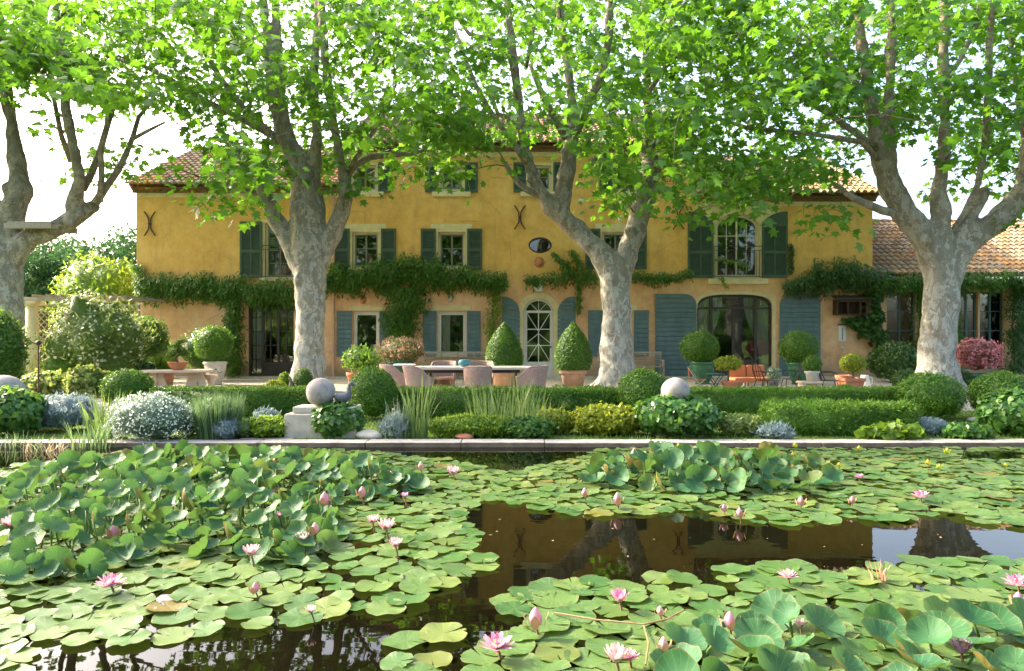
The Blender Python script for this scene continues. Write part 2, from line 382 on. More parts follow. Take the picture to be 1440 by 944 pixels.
def m_wicker():
    n = NT('wicker_weave'); co = n.co(); sx = n.new('ShaderNodeSeparateXYZ'); n.link(co, sx.inputs[0])
    an = n.math('ARCTAN2', sx.outputs[0], n.math('MULTIPLY', sx.outputs[1], -1)); ca = n.math('SINE', n.math('MULTIPLY', an, 46.0)); cz = n.math('SINE', n.math('MULTIPLY', sx.outputs[2], 200.0))
    f = n.math('ADD', n.math('MULTIPLY', n.math('MULTIPLY', ca, cz), .5), .5); f2 = n.noise(co, 14, 4, .7)
    c = n.ramp(f, [(0, (.20, .125, .10)), (.5, (.36, .245, .205)), (1, (.48, .35, .295))]); c = n.mix(.4, c, n.mix(1, c, n.ramp(f2, [(.3, .6), (.7, 1.3)]), 'MULTIPLY'))
    n.base(c); n.rough(.8, .15); n.bump(f, .5, .008); return n.m
M['wicker'] = m_wicker()
def m_glass():
    n = NT('window_glass'); g = n.new('ShaderNodeBsdfGlossy'); g.inputs['Roughness'].default_value = .02; g.inputs['Color'].default_value = (.9, .95, .95, 1)
    co = n.co((1, 1, 1)); bp = n.new('ShaderNodeBump'); bp.inputs['Strength'].default_value = .035; bp.inputs['Distance'].default_value = .05; n.link(n.noise(co, 1.6, 2), bp.inputs['Height']); n.link(bp.outputs[0], g.inputs['Normal'])
    t = n.new('ShaderNodeBsdfTransparent'); t.inputs['Color'].default_value = (.82, .86, .84, 1); mx = n.new('ShaderNodeMixShader')
    fr = n.new('ShaderNodeFresnel'); fr.inputs['IOR'].default_value = 1.75; n.link(fr.outputs[0], mx.inputs[0])
    n.link(t.outputs[0], mx.inputs[1]); n.link(g.outputs[0], mx.inputs[2]); n.link(mx.outputs[0], n.out.inputs[0]); return n.m
M['glass'] = m_glass()
def m_water():
    n = NT('pond_water'); co = n.co(); nz = n.noise(co, 1.3, 3)
    n.base(n.ramp(nz, [(.3, (.0022, .0019, .0008)), (.7, (.0045, .0035, .0014))])); n.rough(.015, .5); n.b.inputs['IOR'].default_value = 1.33
    n.bump(n.noise(n.co((1, 2.2, 1)), 2.2, 2), .012, .05); return n.m
M['water'] = m_water()
def m_ground():
    n = NT('meadow_ground'); co = n.co(); a = n.noise(co, .35, 5); b = n.noise(co, 14, 5, .7)
    c = n.ramp(a, [(.3, (.06, .11, .025)), (.7, (.10, .15, .035))]); c = n.mix(n.ramp(b, [(.45, 0.0), (.75, .7)]), c, (.10, .085, .05))
    n.base(c); n.rough(1, .05); n.bump(b, .5, .03); return n.m
M['ground'] = m_ground()
def m_gravel():
    n = NT('pale_gravel'); co = n.co(); v = n.new('ShaderNodeTexVoronoi'); v.inputs['Scale'].default_value = 60; n.link(co, v.inputs['Vector']); a = n.noise(co, 1.2, 5)
    c = n.ramp(v.outputs['Color'], [(.2, (.26, .22, .17)), (.8, (.44, .39, .31))]); c = n.mix(n.ramp(a, [(.5, 0.0), (.75, .5)]), c, (.20, .165, .12))
    n.base(c); n.rough(1, .1); n.bump(v.outputs[0], .4, .01); return n.m
M['gravel'] = m_gravel()
def m_coping():
    n = NT('worn_coping_stone'); co = n.co(); a = n.noise(co, 3, 6, .7); b = n.noise(co, 22, 5)
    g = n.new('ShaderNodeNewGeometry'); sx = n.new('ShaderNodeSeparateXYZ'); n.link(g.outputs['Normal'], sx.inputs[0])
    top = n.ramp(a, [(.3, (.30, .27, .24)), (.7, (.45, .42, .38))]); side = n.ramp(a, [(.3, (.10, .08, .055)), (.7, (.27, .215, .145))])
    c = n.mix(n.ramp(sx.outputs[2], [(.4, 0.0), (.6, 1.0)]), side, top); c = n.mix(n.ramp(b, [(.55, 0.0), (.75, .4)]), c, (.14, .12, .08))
    n.base(c); n.rough(.9, .15); n.bump(b, .4, .01); return n.m
M['coping'] = m_coping()
def m_pad(name, cols, glau, under, spec=.32, tcol=(.24, .34, .02), r0=.46):
    """lily pad: veined upper face, red-brown underside, translucent blade"""
    n = NT(name); a = n.attr(); oi = n.new('ShaderNodeObjectInfo'); r = n.math('FRACT', n.math('ADD', a, oi.outputs['Random']))
    uv = n.new('ShaderNodeAttribute'); uv.attribute_name = 'padco'; sx = n.new('ShaderNodeSeparateXYZ'); n.link(uv.outputs['Vector'], sx.inputs[0])
    vein = n.math('ABSOLUTE', n.math('SINE', n.math('MULTIPLY', sx.outputs[0], 9.0)))     # x = angle, y = radius
    vein = n.ramp(vein, [(0, 1.0), (.14, .5), (.22, 0.0)])
    vein = n.math('MULTIPLY', vein, .6)
    co = n.co(); nz = n.noise(co, 9, 5, .65); fine = n.noise(co, 45, 4)
    c = n.ramp(r, cols); c = n.mix(n.ramp(nz, [(.4, 0.0), (.7, .55)]), c, glau)
    c = n.mix(vein, c, tuple(min(1, q*1.9+.05) for q in cols[1][1]))
    c = n.mix(n.ramp(fine, [(.66, 0.0), (.74, .45)]), c, (.14, .10, .04))
    tint = n.ramp(n.math('FRACT', n.math('MULTIPLY', r, 7.31)), [(0, (.62, .80, .62)), (.5, (1, 1, 1)), (1, (1.25, 1.08, .95))]); c = n.mix(1.0, c, tint, 'MULTIPLY')
    blot = n.ramp(n.noise(co, 4.5, 5, .7, .8), [(.63, 0.0), (.70, .55)]); c = n.mix(blot, c, (.20, .17, .05))
    rim = n.ramp(n.math('ADD', sx.outputs[1], n.math('MULTIPLY', n.math('SUBTRACT', nz, .5), .25)), [(.955, 0.0), (.985, .6)]); c = n.mix(rim, c, (.17, .13, .05))
    g = n.new('ShaderNodeNewGeometry'); c2 = n.mix(g.outputs['Backfacing'], c, n.mix(r, under, tuple(q*.75 for q in under)))
    n.base(c2); n.rough(.42, spec)
    n.link(n.ramp(nz, [(.3, r0), (.7, r0+.2)]), n.b.inputs['Roughness'])
    bh = n.mix(.5, vein, fine); n.bump(bh, .3, .006)
    t = n.new('ShaderNodeBsdfTranslucent'); n.link(n.mix(.5, c, tcol), t.inputs['Color'])
    mx = n.new('ShaderNodeMixShader'); mx.inputs[0].default_value = .3
    n.link(n.b.outputs[0], mx.inputs[1]); n.link(t.outputs[0], mx.inputs[2]); n.link(mx.outputs[0], n.out.inputs[0]); return n.m
M['pad'] = m_pad('floating_pad', [(0, (.045, .115, .025)), (.45, (.075, .15, .03)), (.95, (.11, .17, .04)), (.985, (.19, .16, .03)), (1, (.2, .1, .03))], (.15, .22, .115), (.17, .10, .045), .5, (.24, .34, .02), .28)
M['padup'] = m_pad('standing_pad', [(0, (.022, .085, .03)), (.5, (.035, .115, .04)), (.93, (.06, .14, .04)), (1, (.18, .15, .03))], (.05, .15, .085), (.15, .12, .03), .26, (.15, .30, .04))
def m_petal(name, c, tr=.35):
    n = NT(name); n.base(n.ramp(n.attr(), [(0, tuple(x*.88 for x in c)), (1, tuple(min(.95, x*1.1) for x in c))])); n.rough(.45, .3)
    t = n.new('ShaderNodeBsdfTranslucent'); t.inputs['Color'].default_value = (*c, 1); mx = n.new('ShaderNodeMixShader'); mx.inputs[0].default_value = tr
    n.link(n.b.outputs[0], mx.inputs[1]); n.link(t.outputs[0], mx.inputs[2]); n.link(mx.outputs[0], n.out.inputs[0]); return n.m
M['petal_pale'] = m_petal('pale_pink_petal', (.66, .38, .45)); M['petal_pink'] = m_petal('pink_petal', (.68, .16, .34)); M['petal_white'] = m_petal('blush_white_petal', (.62, .46, .45))
M['petal_mauve'] = m_petal('mauve_petal', (.48, .27, .46)); M['sepal'] = m_petal('sepal', (.28, .17, .10), .2); M['stamen'] = m_petal('stamen', (.75, .5, .05), .1)
M['petal_yellow'] = m_petal('yellow_petal', (.62, .44, .08))
# ------------------------------------------------------------------ the setting
PX0, PX1, PY0, PY1 = -14.0, 16.0, 1.2, 8.72
def sheet(name, rects, z, mat, kind='structure'):
    m = MB()
    for x0, x1, y0, y1 in rects: m.add([(x0, y0, z), (x1, y0, z), (x1, y1, z), (x0, y1, z)], [(0, 1, 2, 3)])
    return tag(m.build(name, mat), kind=kind)
B = 900
g = MB()
for x0, x1, y0, y1 in ((-B, B, -B, PY0), (-B, PX0, PY0, PY1), (PX1, B, PY0, PY1), (-B, B, PY1, B)):
    g.add([(x0, y0, GZ-.01), (x1, y0, GZ-.01), (x1, y1, GZ-.01), (x0, y1, GZ-.01)], [(0, 1, 2, 3)])
for a, b in (((PX0, PY0), (PX1, PY0)), ((PX1, PY0), (PX1, PY1)), ((PX1, PY1), (PX0, PY1)), ((PX0, PY1), (PX0, PY0))):
    g.add([(*a, GZ-.01), (*b, GZ-.01), (*b, -.6), (*a, -.6)], [(0, 1, 2, 3)])
g.add([(PX0, PY0, -.6), (PX1, PY0, -.6), (PX1, PY1, -.6), (PX0, PY1, -.6)], [(0, 1, 2, 3)])
tag(g.build('ground', M['ground']), kind='structure')
sheet('pond_water', [(PX0+.002, PX1-.002, PY0+.002, PY1-.002)], 0, M['water'])
sheet('terrace', [(-11.5, 13.0, 12.6, 23.98)], GZ, M['gravel'])
sheet('garden_path', [(9.0, 13.5, 10.8, 12.6), (-3.6, -2.9, 9.0, 12.6)], GZ, M['gravel'])
cp = MB(); x = PX0
while x < PX1:
    L = random.uniform(.9, 1.6); x2 = min(PX1, x+L); cp.box(x, x2-.006, PY1-.03+random.uniform(-.006, .006), PY1+.27+random.uniform(-.02, .02), -.12, .06+random.uniform(-.004, .004)); x = x2
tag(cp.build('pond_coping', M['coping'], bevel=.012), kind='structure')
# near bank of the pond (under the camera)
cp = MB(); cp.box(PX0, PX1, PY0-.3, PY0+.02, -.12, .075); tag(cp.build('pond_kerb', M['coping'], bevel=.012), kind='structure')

# ------------------------------------------------------------------ the house
H = thing('farmhouse', 'long ochre farmhouse with shuttered windows and clay tile roofs behind the plane trees', 'house', (0, 24, GZ))
def ol_rect(x0, x1, z0, z1): return [(x0, z0), (x1, z0), (x1, z1), (x0, z1)]
def ol_arch(x0, x1, z0, z1, rise, seg=14, p=2.0):
    """opening with a curved head: p=2 ellipse, larger p squarer shoulders"""
    c = (x0+x1)/2; a = (x1-x0)/2; pts = [(x0, z0), (x1, z0)]
    for k in range(seg+1):
        t = PI*k/seg; cx = math.cos(t); sx = math.sin(t)
        pts.append((c+a*math.copysign(abs(cx)**(2/p), cx), z1-rise+rise*abs(sx)**(2/p)))
    return pts
def ol_ell(cx, cz, a, b, seg=32): return [(cx+a*math.cos(2*PI*k/seg), cz+b*math.sin(2*PI*k/seg)) for k in range(seg)]
def opx(kind, x0, x1, y0, y1, rise=0, p=2.0, inset=0.0):
    X0, X1, Z0, Z1 = fx(x0)+inset, fx(x1)-inset, fz(y1)+inset, fz(y0)-inset
    if kind == 'rect': return ol_rect(X0, X1, Z0, Z1)
    return ol_arch(X0, X1, Z0, Z1, max(.01, rise/40-inset*(.6 if p > 2 else 1)), p=p)
OPEN = []     # (outline) of every hole
D = .45
WL, WC0, WC1, WR = fx(192), fx(487), fx(976), fx(1227)
ZL, ZC, ZR = fz(272), fz(214), fz(284)
WINS = []
def win(kind, x0, x1, y0, y1, rise=0, p=2.0, **k):
    OPEN.append(opx(kind, x0, x1, y0, y1, rise, p)); WINS.append((kind, x0, x1, y0, y1, rise, p, k))
for cx in (513, 635, 759, 880): win('rect', cx-16, cx+16, 232, 268, fr='cream', bars=(1, 1), sill=(27, 270, 277), shut=('louvre', 229, 271, 18), sur=3)
for cx in (514, 635, 866): win('rect', cx-19, cx+19, 326, 377, fr='cream', bars=(1, 1), lintel=(29, 315, 322), sill=(24, 377, 380), shut=('louvre', 322, 379, 21), sur=4)
win('rect', 372, 412, 313, 391, fr='cream', bars=(1, 3), rail=(346, 391), shut=('louvre', 312, 391, 31), sur=4, sill=(26, 391, 396))
win('arch', 1006, 1069, 300, 391, 20, fr='cream', bars=(1, 1), rail=(347, 391), shut=('louvre_arch', 298, 391, 35), sur=5, sill=(42, 392, 400), head=(978, 1097, 284))
win('rect', 496, 533, 438, 500, fr='paint', bars=(0, 0), lintel=(24, 430, 437), shut=('plank', 437, 502, 21), fw=5, cur='lamp', sill=(20, 500, 503))
win('rect', 615, 656, 438, 500, fr='paint', bars=(0, 0), lintel=(28, 430, 437), shut=('plank', 437, 502, 19), fw=5, cur='side', sill=(22, 500, 503))
win('rect', 849, 890, 438, 500, fr='paint', bars=(0, 0), lintel=(26, 430, 437), shut=('plank', 436, 501, 21), fw=5, sill=(22, 500, 503))
win('rect', 348, 413, 423, 529, fr='darkframe', bars='french', cur='left')
win('arch', 736, 779, 420, 529, 21, fr='paint', bars='door', shut=('plank_arch', 417, 514, 25), surround=5)
win('arch', 980, 1087, 414, 529, 22, 3.2, fr='darkframe', bars='big', cur='both', shut=('plank_round', 413, 533, 58), sur=4)
OPEN.append(ol_ell(fx(759.5), fz(345), .40, .27))
wall_ol = [(WL, .05), (WR, .05), (WR, ZR), (WC1, ZR), (WC1, ZC), (WC0, ZC), (WC0, ZL), (WL, ZL)]
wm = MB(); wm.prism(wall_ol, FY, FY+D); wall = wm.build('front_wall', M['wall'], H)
cut = MB()
for o_ in OPEN: cut.prism(o_, FY-.3, FY+D+.3)
bm = bmesh.new()
cobj = cut.build('cutter', None)
for o_ in (wall, cobj):
    bm.from_mesh(o_.data); bmesh.ops.recalc_face_normals(bm, faces=bm.faces); bm.to_mesh(o_.data); bm.clear()
bm.free()
cobj.location = wall.matrix_world.translation*0
md = wall.modifiers.new('cut', 'BOOLEAN'); md.object = cobj; md.solver = 'EXACT'; md.operation = 'DIFFERENCE'
bpy.context.view_layer.update(); bake(wall); bpy.data.objects.remove(cobj)
DEP = 9.0
sw = MB()
sw.box(WL, WL+D, FY+D, FY+DEP, .05, ZL); sw.box(WR-D, WR, FY+D, FY+DEP, .05, ZR)
sw.box(WL, WR, FY+DEP, FY+DEP+.4, .05, 6.3); sw.box(WC0, WC0+.4, FY+D, FY+DEP, ZL-.2, ZC); sw.box(WC1-.4, WC1, FY+D, FY+DEP, ZR-.2, ZC); sw.box(WC0, WC1, FY+DEP, FY+DEP+.38, 6.3, ZC)
for xa, xb, zt in ((WL, WL+D, ZL), (WR-D, WR, ZR), (WC0, WC0+.4, ZC), (WC1-.4, WC1, ZC)):   # gables
    ym = FY+DEP/2; zr = zt+2.25
    sw.add([(xa, FY+.05, zt), (xa, FY+DEP, zt), (xa, ym, zr), (xb, FY+.05, zt), (xb, FY+DEP, zt), (xb, ym, zr)], [(0, 1, 2), (5, 4, 3), (0, 3, 4, 1), (1, 4, 5, 2), (2, 5, 3, 0)])
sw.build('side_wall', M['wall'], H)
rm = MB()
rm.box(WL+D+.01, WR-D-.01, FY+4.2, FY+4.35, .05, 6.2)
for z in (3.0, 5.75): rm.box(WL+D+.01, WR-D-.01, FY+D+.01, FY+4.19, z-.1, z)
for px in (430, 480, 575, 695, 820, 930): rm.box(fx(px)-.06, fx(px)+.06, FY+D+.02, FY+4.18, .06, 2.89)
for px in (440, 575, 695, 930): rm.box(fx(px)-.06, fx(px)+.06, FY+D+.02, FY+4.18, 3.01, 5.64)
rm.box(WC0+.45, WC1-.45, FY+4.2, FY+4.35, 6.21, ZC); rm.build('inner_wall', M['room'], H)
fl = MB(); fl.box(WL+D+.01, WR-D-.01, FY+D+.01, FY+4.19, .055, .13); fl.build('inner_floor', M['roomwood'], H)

def cbar(m, x0, x1, z0, z1, y, t=.03): m.box(x0, x1, y, y+t, z0, z1)
def shutter(kind, x0, x1, z0, z1, hinge):
    """a shutter leaf folded back flat on the wall"""
    y0, y1 = FY-.06, FY-.018
    m = MB(); mt = M['greenshut'] if 'louvre' in kind else M['blueshut']
    wd = x1-x0
    if kind == 'louvre' or kind == 'louvre_arch':
        st = min(.075, wd*.16)
        zt = z1 if kind == 'louvre' else z1-.42
        m.box(x0, x0+st, y0, y1, z0, z1 if (kind == 'louvre' or hinge < 0) else zt); m.box(x1-st, x1, y0, y1, z0, z1 if (kind == 'louvre' or hinge > 0) else zt)
        if kind == 'louvre_arch':
            a, b = (x0+st, x1) if hinge < 0 else (x0, x1-st)
            top = []
            for k in range(9):
                t = k/8; top.append((a+(b-a)*t, zt+.42*(math.cos(t*PI/2)**.7 if hinge < 0 else math.sin(t*PI/2)**.7)))
            m.prism([(a, zt-.06), (b, zt-.06)]+top[::-1], y0+.002, y1)
        zm = z0+(zt-z0)*.47
        for za, zb in ((z0, z0+.1), (zm-.05, zm+.05), (zt-.1, zt)): m.box(x0+st, x1-st, y0+.001, y1, za, zb)
        mids = [x0+st, x1-st] if wd < .65 else [x0+st, (x0+x1)/2-.025, (x0+x1)/2+.025, x1-st]
        if len(mids) == 4: m.box(mids[1], mids[2], y0+.002, y1, z0+.1, zt-.1)
        for a, b in zip(mids[::2], mids[1::2]):
            for za, zb in ((z0+.1, zm-.05), (zm+.05, zt-.1)):
                n = max(3, int((zb-za)/.055)); 
                for k in range(n):
                    zc = za+(k+.5)*(zb-za)/n
                    m.add([(a, y0+.006, zc-.022), (b, y0+.006, zc-.022), (b, y1-.004, zc+.026), (a, y1-.004, zc+.026)], [(0, 1, 2, 3)])
        m.box(x0+st, x1-st, y1, y1+.006, z0+.1, zt-.1)
    else:
        n = max(6, int((z1-z0)/.16)); dz = (z1-z0)/n
        def edge(z):
            if kind == 'plank': return x0, x1
            if kind == 'plank_arch':
                R = wd; t = max(0, (z-(z1-.62))/.62); k = wd*(1-math.sqrt(max(0, 1-t*t)))*.92
            else:
                R = .42; t = max(0, (z-(z1-R))/R); k = R*1.15*(1-math.sqrt(max(0, 1-t*t)))
            return (x0, x1-k) if hinge < 0 else (x0+k, x1)
        for k in range(n):
            za, zb = z0+k*dz, z0+(k+1)*dz-.016
            sub = 4 if kind != 'plank' else 1
            for q in range(sub):
                a = za+(zb-za)*q/sub; b = za+(zb-za)*(q+1)/sub
                ea, eb = edge(a), edge(b)
                m.prism([(ea[0], a), (ea[1], a), (eb[1], b), (eb[0], b)], y0+random.uniform(0, .004), y1-.002)
        m.box(x0+.02, x1-.02 if hinge < 0 else x1-.02, y1-.002, y1+.01, z0+.02, z1-(.75 if 'arch' in kind else .5 if 'round' in kind else .02))
    s = m.build('shutter', mt, H)
    hx = x1 if hinge > 0 else x0
    for fz_ in (.12, .85):
        z = z0+(z1-z0)*fz_ - (.3 if kind != 'louvre' and kind != 'plank' and fz_ > .5 else 0); d = -1 if hinge > 0 else 1
        hm = MB(); hm.box(min(hx, hx+d*wd*.7), max(hx, hx+d*wd*.7), y0-.008, y0-.001, z-.018, z+.018)
        if 'plank' in kind: hm.build('strap_hinge', M['blueshut'], s)
    return s
def curtain(x0, x1, z0, z1, y, par, tie=None):
    n = int((x1-x0)/.025)+6; vs = []; fs = []; rows = 14
    for j in range(rows+1):
        t = j/rows; z = z1-(z1-z0)*t
        for i in range(n+1):
            u = i/n
            if tie == 'R': lo = x0+(x1-x0)*(.62*min(1, t*1.5)**1.6 if t < .72 else .62+.1*(t-.72)); x = lo+(x1-lo)*u
            elif tie == 'L': hi = x1-(x1-x0)*(.62*min(1, t*1.5)**1.6 if t < .72 else .62); x = x0+(hi-x0)*u
            else: x = x0+(x1-x0)*u
            vs.append((x, y+.035*math.sin(i*1.35+j*.12)+.012*math.sin(i*3.1), z))
    for j in range(rows):
        for i in range(n): a = j*(n+1)+i; fs.append((a, a+1, a+n+2, a+n+1))
    return link_mesh('curtain', vs, fs, M['curtain'], par, smooth=True)
for kind, x0, x1, y0, y1, rise, p, k in WINS:
    X0, X1, Z0, Z1 = fx(x0), fx(x1), fz(y1), fz(y0); fw = k.get('fw', 3.0)/40; ya = FY+.13
    fm = M[k['fr']]; nm = 'front_door' if k['bars'] == 'door' else 'french_window' if k['bars'] in ('french', 'big') or 'rail' in k else 'window'
    m = MB(); oo, oi = opx(kind, x0, x1, y0, y1, rise, p, .002), opx(kind, x0, x1, y0, y1, rise, p, fw); m.ring(oo, oi, ya, ya+.07)
    a, b, c, d = X0+fw, X1-fw, Z0+fw, Z1-fw; xm = (a+b)/2
    arch = kind == 'arch'
    if isinstance(k['bars'], tuple):
        nv, nh = k['bars']; m0 = m
        if nv:
            m = MB(); m.ring(opx(kind, x0, x1, y0, y1, rise, p, fw+.002), opx(kind, x0, x1, y0, y1, rise, p, fw+.045), ya+.008, ya+.06); cbar(m, xm-.03, xm+.03, c+.01, d-.01, ya+.002, .06)
        for i in range(nh):
            zz = c+(d-c)*(i+1)/(nh+1); zz += .0 if nh > 1 else (d-c)*.05; zz += .25 if arch else 0
            cbar(m, a-.01, b+.01, zz-.014, zz+.014, ya+.01, .03)
        if nv and not arch:
            for q in (a+(xm-a)/2, ) if False else (): pass
        if arch:
            for q in ((a+xm)/2, (b+xm)/2): cbar(m, q-.012, q+.012, c, d-.25, ya+.012, .028)
        if nv: sash, m = m, m0
    elif k['bars'] == 'french':
        for u in (.30, .64): cbar(m, X0+(X1-X0)*u-.045, X0+(X1-X0)*u+.045, c-.01, d+.01, ya-.006, .07)
        for u in (.15, .47, .82): cbar(m, X0+(X1-X0)*u-.014, X0+(X1-X0)*u+.014, c, d, ya+.01, .03)
        for i in range(1, 5): zz = c+(d-c)*(i/5); cbar(m, a-.01, b+.01, zz-.014, zz+.014, ya+.012, .03)
        m.box(X0+(X1-X0)*.30, b+.01, ya+.004, ya+.05, c-.01, c+.42)
    elif k['bars'] == 'big':
        for u in (.20, .79): cbar(m, X0+(X1-X0)*u-.05, X0+(X1-X0)*u+.05, c-.01, d+.02, ya-.006, .07)
        cbar(m, X0+(X1-X0)*.495-.05, X0+(X1-X0)*.495+.05, c, fz(433), ya-.005, .07)
        cbar(m, a-.02, b+.02, fz(433)-.03, fz(433)+.03, ya-.01, .08); m.box(X0+(X1-X0)*.2, X0+(X1-X0)*.79, ya+.004, ya+.05, c-.01, c+.5)
    elif k['bars'] == 'door':
        zt = fz(438)
        m.box(a-.01, b+.01, ya-.012, ya+.07, zt-.05, zt+.03); m.box(a-.01, b+.01, ya+.002, ya+.06, c-.01, c+.42)
        m.box(a-.01, a+.06, ya-.004, ya+.06, c, zt); m.box(b-.06, b+.01, ya-.004, ya+.06, c, zt)
        za, zb = c+.42, zt-.05
        cbar(m, xm-.016, xm+.016, za, zb, ya+.008, .03)
        for i in (1, 2): zz = za+(zb-za)*i/3; cbar(m, a+.05, b-.05, zz-.016, zz+.016, ya+.009, .03)
        z3 = za+(zb-za)/3
        for (xa, z_a, xb, z_b) in ((a+.05, zb, xm, zb-(zb-za)*.38), (b-.05, zb, xm, zb-(zb-za)*.38), (a+.05, za, xm, za+(zb-za)*.38), (b-.05, za, xm, za+(zb-za)*.38), (a+.05, za+(zb-za)*.5-.2, xm, zb-(zb-za)*.42), (b-.05, za+(zb-za)*.5-.2, xm, zb-(zb-za)*.42)):
            m.bar((xa, ya+.025, z_a), (xb, ya+.025, z_b), .022)
        for t in (.25, .5, .75):
            an = PI*t; m.bar((xm, ya+.03, zt), (xm+.38*math.cos(an), ya+.03, zt+.38*math.sin(an)), .018)
    wo = m.build(nm, fm, H, bevel=0)
    if isinstance(k['bars'], tuple) and k['bars'][0]: sash.build('sash', M['sash'] if not arch else M['cream'], wo)
    pn = MB(); pn.prism(opx(kind, x0, x1, y0, y1, rise, p, fw*.6), ya+.035, ya+.041); pn.build('pane', M['glass'], wo)
    if k['bars'] == 'door':
        hd = MB(); hd.ball((b-.03, ya-.04, c+.95), .03, 10, 6); hd.build('handle', M['iron'], wo, smooth=True)
    if 'sill' in k:
        hw, sa, sb = k['sill']; cx = (x0+x1)/2; s = MB(); s.box(fx(cx-hw), fx(cx+hw), FY-.07, FY+.125, fz(sb), fz(sa)-.003); s.build('sill', M['palestone'], wo, bevel=.01)
    if 'lintel' in k:
        hw, sa, sb = k['lintel']; cx = (x0+x1)/2; s = MB(); s.box(fx(cx-hw), fx(cx+hw), FY-.012, FY+.05, fz(sb), fz(sa)); s.build('lintel', M['palestone'], wo, bevel=.006)
    if 'sur' in k:
        s = MB(); t = k['sur']/40; s.ring(opx(kind, x0, x1, y0, y1, rise, p, -t), opx(kind, x0, x1, y0, y1, rise, p, .003), FY-.006, FY+.1); s.build('stone_surround', M['palestone'], wo)
    if 'head' in k:
        ha, hb, hy = k['head']; s = MB(); n = opx(kind, x0, x1, y0, y1, rise, p, -k['sur']/40-.004)[2:]
        zb = min(q[1] for q in n); s.prism([(fx(ha), fz(hy)), (fx(ha), zb)]+[(q[0], q[1]) for q in n[::-1]]+[(fx(hb), zb), (fx(hb), fz(hy))], FY-.004, FY+.02); s.build('spandrel', M['palestone'], wo)
    if 'surround' in k:
        s = MB(); t = .22; o1 = opx(kind, x0, x1, y0, y1, rise, p, -t); i1 = opx(kind, x0, x1, y0, y1, rise, p, .003); s.ring(o1, i1, FY-.03, FY+.1); s.build('stone_arch', M['palestone'], wo, bevel=.006)
        st = MB(); st.box(X0-.35, X1+.35, FY-.45, FY-.001, .05, .13); st.build('doorstep', M['stone'], wo, bevel=.01)
    if 'rail' in k:
        ra, rb = k['rail']; r = MB(); za, zb = fz(rb)+.04, fz(ra); yy = FY-.10; xa, xb = X0-.05, X1+.05
        for zz in (za, zb-.14, zb): r.bar((xa, yy, zz), (xb, yy, zz), .02)
        n = int((xb-xa)/.11)
        for i in range(n+1): xx = xa+(xb-xa)*i/n; r.bar((xx, yy, za), (xx, yy, zb-.14 if 0 < i < n else zb), .013)
        for xx in (xa, xb): r.bar((xx, yy, zb-.02), (xx, FY, zb-.02), .016); r.bar((xx, yy, za), (xx, FY, za), .016)
        r.build('balcony_railing', M['iron'], wo)
    if k.get('cur') == 'left': curtain(X0+.05, X0+.52, Z0+.1, Z1-.05, ya+.2, wo)
    if k.get('cur') == 'side': curtain(X0+.12, X0+.42, Z0+.05, Z1-.05, ya+.2, wo)
    if k.get('cur') == 'both':
        curtain(X0+.04, X0+1.0, Z0+.1, Z1-.1, ya+.2, wo, 'L'); curtain(X1-.95, X1-.04, Z0+.1, Z1-.1, ya+.2, wo, 'R')
    if k.get('cur') == 'lamp':
        s = MB(); s.lathe([(.17, 0), (.12, .26)], (X0+.58, FY+.8, .98), 16); s.lathe([(.09, -.3), (.03, -.25), (.02, 0)], (X0+.58, FY+.8, .98), 12); s.build('table_lamp', M['white'], wo, smooth=True)
    if 'shut' in k:
        sk, sa, sb, sw_ = k['shut']; g_ = 3 if sk == 'louvre' else 1
        gap = {'louvre': 3, 'louvre_arch': 3, 'plank': 1, 'plank_arch': 5, 'plank_round': 8}[sk]
        if sk == 'plank_round': shutter(sk, fx(921), fx(979), fz(sb), fz(sa), -1); shutter(sk, fx(1096), fx(1153), fz(sb), fz(sa), 1)
        elif sk == 'louvre_arch': shutter(sk, fx(967), fx(1003), fz(sb), fz(sa), -1); shutter(sk, fx(1071), fx(1107), fz(sb), fz(sa), 1)
        else:
            shutter(sk, fx(x0-gap-sw_), fx(x0-gap), fz(sb), fz(sa), -1)
            shutter(sk, fx(x1+gap), fx(x1+gap+sw_), fz(sb), fz(sa), 1)
ov = MB(); ov.ring(ol_ell(fx(759.5), fz(345), .41, .28), ol_ell(fx(759.5), fz(345), .36, .235), FY-.01, FY+.16); ow = ov.build('oval_window', M['darkframe'], H)
pn = MB(); pn.prism(ol_ell(fx(759.5), fz(345), .37, .24), FY+.11, FY+.116); pn.build('pane', M['glass'], ow)
bk = MB(); bk.cbox((fx(759.5), FY+1.2, fz(345)), (1.2, .05, 1.0)); bk.build('inner_screen', M['room'], ow)

